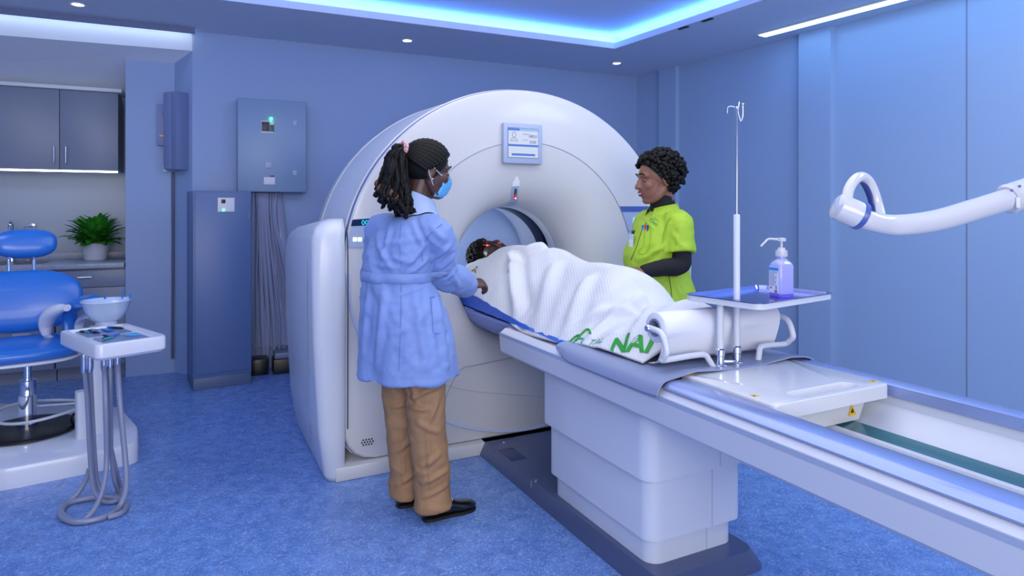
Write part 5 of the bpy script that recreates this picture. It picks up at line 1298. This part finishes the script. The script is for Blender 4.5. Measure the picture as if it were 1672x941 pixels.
for k in range(25):
    a = yn + PI + (k - 12) / 12 * 2.75; d_ = V(math.cos(a), math.sin(a), 0)
    lower = 0.03 * max(0, (abs(k - 12) / 12) ** 2)
    c0 = nk + V(-.004, 0, -.006)
    rows.append([c0 + d_ * .074 + V(0, 0, -.045 - lower), c0 + d_ * .073 + V(0, 0, .026 - lower), c0 + d_ * .078 + V(0, 0, .028 - lower), c0 + d_ * .094 + V(0, 0, -.015 - lower), c0 + d_ * .110 + V(0, 0, -.045 - lower)])
surf(bm, rows); obj('collar', bm, M_lime, tun, sharp=None)
fold_mesh(tun, ntree, [((1092, 366), (1082, 412), .008, .012), ((1078, 405), (1040, 425), .007, .012), ((1082, 420), (1048, 440), .007, .012), ((1084, 400), (1060, 412), .007, .010), ((1098, 380), (1118, 404), .006, .012), ((1110, 372), (1104, 405), .006, .012), ((1070, 455), (1060, 485), .007, .014), ((1102, 455), (1116, 486), .007, .014), ((1050, 352), (1068, 372), .005, .01)])
M_limed = mat('lime seam', (118, 168, 30), 0.7)
stitch(ntree, [(1057, 362), (1050, 372), (1045, 386), (1040, 402), (1030, 425)], 0.0018, mat('placket piping', (52, 84, 40), 0.6), 'placket', tun)
stitch(ntree, [(1092, 452), (1095, 468), (1097, 486)], 0.0018, mat('side vent', (52, 84, 40), 0.6), 'vent', tun)
stitch(ntree, [(1052, 372), (1051, 400), (1042, 412), (1052, 415), (1060, 402), (1063, 375)], 0.0012, M_limed, 'pocket_edge', tun)
stitch(ntree, [(1095, 356), (1086, 372), (1082, 392), (1084, 412)], 0.0013, M_limed, 'sleeve_seam', tun)
for px_, w_, mm in ((1050, 2.4, mat('pen cyan', (30, 130, 200), 0.3)), (1054.5, 3.2, mat('pen red', (210, 24, 40), 0.3)), (1058.5, 3.2, mat('pen blue', (30, 50, 170), 0.3))):
    h_, nn = shoot(ntree, px_, 371)
    if h_ is not None:
        bm = BM(); tube(bm, [h_ + nn * .004 + V(0, 0, -.03), h_ + nn * .006 + V(0, 0, .008)], 0.0052, 8); obj('pen', bm, mm, nur)
# embroidered crest: a few green strokes
for i, pix in enumerate(([(1060, 362), (1064, 357), (1067, 361), (1070, 357), (1076, 363)], [(1058, 366), (1065, 363), (1074, 367)], [(1063, 369), (1068, 366), (1072, 370)])):
    stitch(ntree, pix, 0.0016, mat('crest teal', (56, 160, 92), 0.7), 'crest', tun)
# badge on a clip
h_, nn = shoot(ntree, 1033, 395)
if h_ is None: h_, nn = P(1034, 395, 3.3), V(-.5, -.85, 0)
hb_, nb_ = shoot(ntree, 1036, 379)
if hb_ is None: hb_ = h_ + V(.01, 0, .05)
ey_ = V(0, 0, 1); ex_ = ey_.cross(nn).normalized(); nn2 = V(nn.x, nn.y, 0).normalized(); ex_ = ey_.cross(nn2).normalized()
MBd = frame2(h_ + nn2 * .010, ex_, nn2)
bm = BM(); box(bm, (0, 0, 0), (0.052, 0.003, 0.084), bev=0.001); bd = obj('badge', bm, mat('badge plastic', (176, 190, 222), 0.25), nur, MBd)
bm = BM(); box(bm, (0, 0.002, -.010), (0.040, 0.001, 0.046)); obj('badge_card', bm, M_label, bd, MBd)
bm = BM(); ball(bm, hb_ + nn2 * .006, (.011, .006, .012)); obj('badge_clip', bm, M_darkblue, bd)
bm = BM(); tube(bm, [hb_ + nn2 * .006, h_ + nn2 * .010 + V(0, 0, .042)], 0.0022, 6); obj('badge_cord', bm, M_darkblue, bd)
# trousers and shoes
bm = BM()
torso_rings(bm, [(V(hn.x, hn.y, .98), .15, .12), (V(hn.x, hn.y, .86), .17, .13), (V(hn.x, hn.y, .78), .13, .11)], yn)
for a, b, c in ((hL, kL, aL), (hR2, kR2, aR2)):
    pts = catmull([a, a.lerp(b, .5), b, b.lerp(c, .5), c + V(0, 0, -.035)], 5); tube(bm, pts, [interp([0, 10, 20], [.09, .075, .075], k) for k in range(len(pts))], 18)
obj('trousers', baked(bm, 0.009, 3), M_lime, nur, sharp=None)
for c in (aL, aR2): shoe(nur, V(c.x, c.y, 0) - f2 * .055, fy2, buckle=False)
eyes_of(HN, nur)
bm = BM(); limb(bm, [(0.0750, -.032, -.043), (0.0930, -.014, -.0495), (0.0990, 0, -.051), (0.0930, .014, -.0495), (0.0750, .032, -.043)], [.002, .0045, .005, .0045, .002], 8, 4)
limb(bm, [(0.0750, -.031, -.045), (0.0900, -.015, -.062), (0.0950, 0, -.067), (0.0900, .015, -.062), (0.0750, .031, -.045)], [.002, .005, .006, .005, .002], 8, 4); bm.transform(HN); lp_ = obj('lips', bm, mat('lip tone', (116, 58, 60), 0.35), nur, sharp=None)
bm = BM(); limb(bm, [(0.0790, -.023, -.048), (0.0920, -.010, -.056), (0.0945, 0, -.058), (0.0920, .010, -.056), (0.0790, .023, -.048)], [.002, .0045, .005, .0045, .002], 8, 4); bm.transform(HN); obj('teeth', bm, mat('teeth', (230, 226, 220), 0.25), lp_, sharp=None)
bm = BM(); ball(bm, (0.100, -.012, -0.028), .0028, seg=8, ring=6); bm.transform(HN); obj('nose_stud', bm, M_chrome, nur)
# curly hair
bm = BM(); rnd = random.Random(4)
ball(bm, (-.020, 0, .036), (.104, .092, .098), seg=26, ring=18)
bmesh.ops.bisect_plane(bm, geom=list(bm.verts) + list(bm.edges) + list(bm.faces), plane_co=V(.058, 0, .066), plane_no=V(.80, 0, -.60), clear_outer=True)
bmesh.ops.bisect_plane(bm, geom=list(bm.verts) + list(bm.edges) + list(bm.faces), plane_co=V(-.05, 0, -.066), plane_no=V(.3, 0, -1), clear_outer=True)
cnt = 0
while cnt < 620:
    d = V(rnd.gauss(0, 1), rnd.gauss(0, 1), rnd.gauss(0, 1)).normalized()
    p = V(-.020 + d.x * .110, d.y * .098, .036 + d.z * .104)
    if (p - V(.056, 0, .070)).dot(V(.80, 0, -.60)) > 0 or (p - V(-.05, 0, -.072)).dot(V(.3, 0, -1)) > 0: continue
    p += d * rnd.uniform(-.008, .014 + .008 * max(0, -d.x)); r = rnd.uniform(.008, .014)
    ball(bm, p, (r, r * rnd.uniform(.6, 1.1), r * rnd.uniform(.7, 1.1)), seg=8, ring=6); cnt += 1
bm.transform(HN); obj('curly_hair', bm, M_hair, nur, sharp=None)
# ---------------------------------------------------------------- the patient
M_skin3 = mat_skin('dark brown skin', (66, 42, 38))
hp_ = G(-.02, .50, 1.075)
pat = thing('person', 'patient lying on the table under a white blanket, only the head showing', 'person', G(-.03, -.4, .86), TH)
# head frame: crown into the bore, face up
hx_ = V(.93, .10, .30).normalized(); hz_ = V(.05, .95, .0); hz_ = (hz_ - hx_ * hz_.dot(hx_)).normalized(); HPM = MG @ frame2((-.02, .50, 1.07), hx_, hz_.cross(hx_), hz_) @ Matrix.Scale(1.08, 4)
bm = BM(); add_head(bm, HPM, G(-.02, .31, .985))
b2 = BM()
for t0_, r0_, r1_ in ((0, 0, 0),): pass
sp_ = [(.34, .96, .15, .07), (.26, .965, .19, .095), (.10, .965, .18, .11), (-.12, .955, .16, .105), (-.30, .95, .17, .10), (-.42, .94, .15, .09)]
rings = [[V(-.02 + w * math.cos(2 * PI * k / 24), t, z + d * math.sin(2 * PI * k / 24)) for k in range(24)] for t, z, w, d in sp_]
loft(b2, rings, True, True)
for sx in (-1, 1):
    limb(b2, [(-.02 + sx * .09, -.38, .93), (-.02 + sx * .09, -.62, .985), (-.02 + sx * .085, -.86, 1.02), (-.02 + sx * .08, -1.04, .96), (-.02 + sx * .07, -1.26, .885)], [.085, .075, .060, .055, .038], 14, 5)
    limb(b2, [(-.02 + sx * .07, -1.27, .875), (-.02 + sx * .08, -1.31, .93), (-.02 + sx * .085, -1.32, .965)], [.034, .032, .022], 10, 4)
    el = V(-.02 + sx * .225, -.03, .94); wr = V(-.02 + sx * .09, -.16, 1.055)
    limb(b2, [(-.02 + sx * .17, .25, .97), (-.02 + sx * .215, .12, .95), el, el.lerp(wr, .5), wr], [.048, .044, .040, .035, .026], 12, 5)
    add_hand(b2, handM(wr, V(-sx * .9, -.3, .0), V(0, 0, 1)), 1 if sx < 0 else -1, (.3, .3, .35, .4), .2)
b2.transform(MG); merge(bm, b2)
pbody = obj('body', baked(bm, 0.0055, 3), M_skin3, pat, sharp=None)
b2 = BM(); loft(b2, [[V(-.02 + (w + .012) * math.cos(2 * PI * k / 28), t, z + (d + .012) * math.sin(2 * PI * k / 28)) for k in range(28)] for t, z, w, d in sp_], True, True)
for sx in (-1, 1):
    limb(b2, [(-.02 + sx * .16, .25, .97), (-.02 + sx * .215, .12, .95), (-.02 + sx * .22, .02, .945)], [.062, .056, .054], 14, 5)
pshirt = obj('shirt', (lambda q: (q.transform(MG), q)[1])(baked(b2, 0.009, 3)), mat('dark shirt', (22, 26, 44), 0.7), pat, sharp=None)
b2 = BM(); rnd = random.Random(8)
ball(b2, (-.020, 0, .034), (.098, .083, .094), seg=26, ring=18)
bmesh.ops.bisect_plane(b2, geom=list(b2.verts) + list(b2.edges) + list(b2.faces), plane_co=V(.022, 0, .050), plane_no=V(.92, 0, -.40), clear_outer=True)
bmesh.ops.bisect_plane(b2, geom=list(b2.verts) + list(b2.edges) + list(b2.faces), plane_co=V(-.05, 0, -.05), plane_no=V(.3, 0, -1), clear_outer=True)
cnt = 0
while cnt < 420:
    d = V(rnd.gauss(0, 1), rnd.gauss(0, 1), rnd.gauss(0, 1)).normalized(); p = V(-.020 + d.x * .101, d.y * .086, .034 + d.z * .097)
    if (p - V(.022, 0, .052)).dot(V(.92, 0, -.40)) > 0 or (p - V(-.05, 0, -.052)).dot(V(.3, 0, -1)) > 0: continue
    ball(b2, p, rnd.uniform(.006, .011), seg=7, ring=5); cnt += 1
b2.transform(HPM); obj('short_hair', b2, M_hair, pat, sharp=None)
bm = BM()
box(bm, (-.02, .52, .935), (.24, .26, .10), bev=.03, seg=4); o = obj('head_pillow', bm, mat('dark pillow', (26, 36, 66), 0.6), None, MG, origin=G(-.02, .52, .89)); tag(o, 'dark cushion under the head of the covered patient', 'pillow')
# ---------------------------------------------------------------- blanket
T0, T1 = 0.40, -1.462
nt_ = [-1.47, -1.30, -1.07, -.883, -.598, -.324, -.09, .126, .25, .40]
n_s = [-.33, -.335, -.34, -.36, -.362, -.345, -.325, -.305, -.275, -.225]
n_z = [.822, .823, .812, .790, .784, .826, .857, .872, .935, 1.00]
rt_ = [-1.47, -1.38, -1.33, -1.26, -1.14, -1.07, -1.01, -.85, -.62, -.40, -.13, .09, .30, .40]
r_z = [.90, .965, 1.0, .985, .965, 1.005, 1.075, 1.098, 1.104, 1.128, 1.152, 1.135, 1.105, 1.075]
folds = [((835, 415), (840, 505), 0.030, 0.030), ((885, 404), (838, 425), 0.022, 0.03), ((960, 460), (925, 545), 0.016, 0.035), ((1050, 478), (960, 545), 0.014, 0.022), ((1030, 500), (915, 552), 0.012, 0.018), ((1040, 520), (985, 565), 0.005, 0.02), ((905, 440), (870, 540), 0.012, .04), ((1062, 500), (1035, 565), .008, .025)]
def bl_raw(u, v):
    """u 0 near hem .. 1 far hem; v 0 head end .. 1 foot end -> (s, t, z)"""
    t = T0 + (T1 - T0) * v
    sn, zn = sm_interp(nt_, n_s, t), sm_interp(nt_, n_z, t); zr = sm_interp(rt_, r_z, t)
    sf, zf = .275, interp([-1.47, -1.0, .2], [.823, .84, .90], t); sr = -.01
    if u < .62:
        k = u / .62; s = sn + (sr - sn) * k; q = 1 - k
        z = zn + (zr - zn) * (1 - q ** 1.55)
    else:
        k = (u - .62) / .38; s = sr + (sf - sr) * k
        z = zf + (zr - zf) * (1 - k ** 1.8)
    t += 0.03 * math.sin(u * 5.0) * max(0, 1 - v * 6)
    return V(s, t, z)
FW = []
def near_pt(px, py):
    """surface point of the plain blanket under a picture ray (near side)"""
    best = None
    for i in range(0, 63, 2):
        for j in range(0, 101, 2):
            p = G(*bl_raw(i / 100, j / 100)); x = CX + F * p.x / p.y; y = HY - F * (p.z - H) / p.y
            e = (x - px) ** 2 + (y - py) ** 2
            if best is None or e < best[0]: best = (e, i / 100, j / 100)
    return best[1], best[2]
FUV = [(near_pt(*a), near_pt(*b), am, w) for a, b, am, w in folds]
def bl(u, v, lift=0.0):
    p = bl_raw(u, v); e = 0.004
    du = bl_raw(min(1, u + e), v) - bl_raw(max(0, u - e), v); dv = bl_raw(u, min(1, v + e)) - bl_raw(u, max(0, v - e))
    n = du.cross(dv); n = n.normalized() if n.length > 0 else V(0, 0, 1)
    if n.z < 0: n = -n
    h = 0.0
    q = V(u * .62, v * 1.86, 0)
    for (a, b, am, w) in FUV:
        A, B = V(a[0] * .62, a[1] * 1.86, 0), V(b[0] * .62, b[1] * 1.86, 0)
        ab = B - A; k = max(0, min(1, (q - A).dot(ab) / max(1e-6, ab.length_squared))); d = (q - A - ab * k).length
        h += am * math.exp(-(d / w) ** 2) * (1 - .5 * abs(k - .4)) - am * .45 * math.exp(-((d - w * 1.7) / w) ** 2)
    h *= 1.35; h += 0.018 * nz((u * 2.2, v * 5, .3), 1.6) + 0.006 * nz((u * 5 + v * 3, v * 9, .1), 1.5)
    edge = max(0, 1 - u / .10); h += edge * 0.008 * math.sin(v * 58 + 2 * math.sin(v * 23))
    return p + n * (h * min(1, 0.35 + u * 5) + lift)
NU, NV = 110, 200
# the body keeps under the cloth that lies on it
bb_ = BM(); surf(bb_, [[bl(i / NU, j / NV, -.012) for i in range(NU + 1)] for j in range(NV + 1)])
btree = BVHTree.FromBMesh(bb_); MGI = MG.inverted(); PM = root_matrix(pat); PMI = PM.inverted()
for ob_, gap in ((pbody, .014), (pshirt, .004)):
    for v in ob_.data.vertices:
        q = MGI @ (PM @ v.co)
        if q.y > .37: continue
        hit = btree.ray_cast(V(q.x, q.y, 2.0), V(0, 0, -1))
        if hit[0] is not None and q.z > hit[0].z - gap: q.z = hit[0].z - gap
        elif hit[0] is None:
            near_h = btree.find_nearest(q); q = near_h[0] + V(.02 if q.x < 0 else -.02, 0, -.02)
        v.co = PMI @ (MG @ q)
bb_.free()
bm = BM(); surf(bm, [[bl(i / NU, j / NV) for i in range(NU + 1)] for j in range(NV + 1)])
def towel_material():
    m = mat('white towelling', (206, 209, 218), 0.85, sheen=0.3); nt = m.node_tree; b = nt.nodes['Principled BSDF']; L = nt.links.new
    tc = nt.nodes.new('ShaderNodeTexCoord'); mp = nt.nodes.new('ShaderNodeMapping'); mp.inputs['Rotation'].default_value = (0, 0, TH)
    L(tc.outputs['Object'], mp.inputs['Vector'])
    w = nt.nodes.new('ShaderNodeTexWave'); w.wave_type = 'BANDS'; w.bands_direction = 'X'; w.inputs['Scale'].default_value = 26; w.inputs['Distortion'].default_value = 1.2; w.inputs['Detail'].default_value = 1
    n = nt.nodes.new('ShaderNodeTexNoise'); n.inputs['Scale'].default_value = 160
    L(mp.outputs[0], w.inputs['Vector']); L(mp.outputs[0], n.inputs['Vector'])
    a = nt.nodes.new('ShaderNodeMath'); a.operation = 'MULTIPLY_ADD'; L(w.outputs['Fac'], a.inputs[0]); a.inputs[1].default_value = 0.5; L(n.outputs['Fac'], a.inputs[2])
    bp = nt.nodes.new('ShaderNodeBump'); bp.inputs['Strength'].default_value = 0.35; bp.inputs['Distance'].default_value = 0.004; L(a.outputs[0], bp.inputs['Height']); L(bp.outputs['Normal'], b.inputs['Normal'])
    return m
M_towel = towel_material()
blk = thing('blanket', 'white towelling blanket with green letters draped over the lying patient', 'blanket', G(-.03, -.5, .85), TH)
o = obj('cloth', bm, M_towel, blk, MG, sharp=None); sol = o.modifiers.new('s', 'SOLIDIFY'); sol.thickness = 0.008; sol.offset = -1
def on_blanket(b, u0, v0, ang, name, m, sx=1.0):
    """lay flat shapes (x reading direction, y up) on the cloth; x runs towards the foot end, y up the slope"""
    for v in b.verts:
        x, y = v.co.x * math.cos(ang) - v.co.y * math.sin(ang), v.co.x * math.sin(ang) + v.co.y * math.cos(ang)
        v.co = bl(max(0, u0 + y / .62), v0 + x / 1.86, 0.003 + v.co.z)
    return obj(name, b, m, blk, MG, sharp=None)
u, v = near_pt(1028, 562)
b = text_bm('NAI', 0.105, 0.0, 0.0035); bmesh.ops.subdivide_edges(b, edges=b.edges[:], cuts=2); on_blanket(b, u, v, 0.42, 'printed_letters', M_greenprint)
u, v = near_pt(972, 557); b = text_bm('TAL', 0.05); bmesh.ops.subdivide_edges(b, edges=b.edges[:], cuts=1); on_blanket(b, u, v, 0.25, 'printed_letters', mat('teal print', (90, 170, 160), 0.7))
u, v = near_pt(948, 553); b = BM(); tube(b, catmull([(-.06, -.025, 0), (-.045, .01, 0), (-.015, .012, 0), (-.02, -.01, 0), (-.005, .04, 0), (.02, .035, 0), (.05, .012, 0)], 6), 0.0045, 6); on_blanket(b, u, v, 0.25, 'printed_leaf', M_greenprint)
b = BM(); tube(b, catmull([(-.03, -.03, 0), (-.02, -.005, 0), (.02, -.005, 0), (.03, -.03, 0)], 5), 0.003, 6); on_blanket(b, u, v, 0.2, 'printed_leaf', mat('teal print', (70, 160, 150), 0.7))
u, v = near_pt(776, 444)
for nm, pts, mm in (('printed_crest', [(-.02, -.018, 0), (-.008, .0, 0), (-.012, .012, 0)], mat('red print', (226, 90, 60), 0.7)), ('printed_crest', [(-.006, .0, 0), (.012, .006, 0), (.032, .0, 0)], M_greenprint), ('printed_crest', [(-.008, .022, 0), (-.004, .032, 0)], mat('blue print', (50, 70, 190), 0.7))):
    b = BM(); tube(b, catmull(pts, 4), 0.004, 6); on_blanket(b, u, v, 0.0, nm, mm)
LASER = 150.0
ptree, _pb = tree_of(pbody)
# ================================================================ lights
def area(name, loc, size, power, color, look, size_y=None, spread=None):
    li = bpy.data.lights.new(name, 'AREA'); li.energy = power; li.color = color; li.size = size
    if size_y: li.shape = 'RECTANGLE'; li.size_y = size_y
    if spread: li.spread = spread
    o = bpy.data.objects.new(name, li); COL.objects.link(o); o.location = Vector(loc)
    d = Vector(look) - Vector(loc); o.rotation_euler = d.to_track_quat('-Z', 'Y').to_euler(); return o
area('tray_lamp', (0.4, 2.6, 2.78), 2.6, 33, (1.0, 0.97, 0.92), (0.4, 2.6, 0), 2.6)
area('room_lamp', (0.2, -1.6, 2.75), 2.6, 62, (1.0, 0.94, 0.85), (0.1, 3.2, 0.9), 1.6)
area('rear_fill', (1.0, -2.2, 1.55), 4.2, 96, (1.0, 0.95, 0.85), (0.2, 3.5, 1.1), 1.9)  # broad fill added behind the camera; no window is built there
area('right_lamp', (3.0, 2.0, 2.78), 1.0, 34, (0.72, 0.85, 1.0), (2.6, 4.0, 1.0), 1.0)
area('left_lamp', (-3.0, 2.6, 2.78), 1.2, 22, (0.75, 0.85, 1.0), (-3.0, 3.6, 0.3), 1.2)
for (q, z_, a_, L_) in (((795, 401), 1.165, .25, .045), ((817, 397), 1.165, -.2, .03)):
    p_, n_ = shoot(ptree, *q)
    if p_ is None: continue
    o_ = p_ + (n_ + Vector((0, 0, .15))).normalized() * .12
    li = bpy.data.lights.new('laser_line', 'SPOT'); li.energy = LASER; li.color = (1.0, 0.03, 0.01); li.spot_size = 2 * math.atan(L_ * .5 / .12); li.spot_blend = 0.15; li.shadow_soft_size = 0.0
    la = bpy.data.objects.new('laser_line', li); COL.objects.link(la); la.location = o_
    la.rotation_euler = (p_ - o_).to_track_quat('-Z', 'Y').to_euler(); la.rotation_euler.rotate_axis('Z', a_); la.scale = (1.0, 0.13, 1.0)
pl_ = bpy.data.lights.new('bore_fill', 'POINT'); pl_.energy = 2.2; pl_.color = (0.8, 0.9, 1.0); pl_.shadow_soft_size = 0.03  # small fill light added inside the bore, hidden from the camera
bl_ = bpy.data.objects.new('bore_fill', pl_); COL.objects.link(bl_); bl_.location = G(-.30, .66, 1.12)
w = bpy.data.worlds.new('world'); SC.world = w; w.use_nodes = True
w.node_tree.nodes['Background'].inputs[0].default_value = (0.45, 0.6, 1.0, 1); w.node_tree.nodes['Background'].inputs[1].default_value = 0.3
# ================================================================ camera
cd = bpy.data.cameras.new('camera'); cam = bpy.data.objects.new('camera', cd); COL.objects.link(cam)
cd.sensor_fit = 'HORIZONTAL'; cd.sensor_width = 36.0; cd.lens = 36.0 * F / 1672.0
cd.shift_x = 0.0; cd.shift_y = -(470.5 - HY) / 1672.0; cd.clip_start = 0.05; cd.clip_end = 100
cam.location = (0, 0, H); cam.rotation_euler = (PI / 2, 0, 0)
SC.camera = cam
SC.view_settings.view_transform = 'Standard'; SC.view_settings.look = 'None'; SC.view_settings.gamma = 1.0; SC.view_settings.use_curve_mapping = False
SC.view_settings.exposure = 0.2
SC.cycles.use_denoising = True
SC.cycles.max_bounces = 8
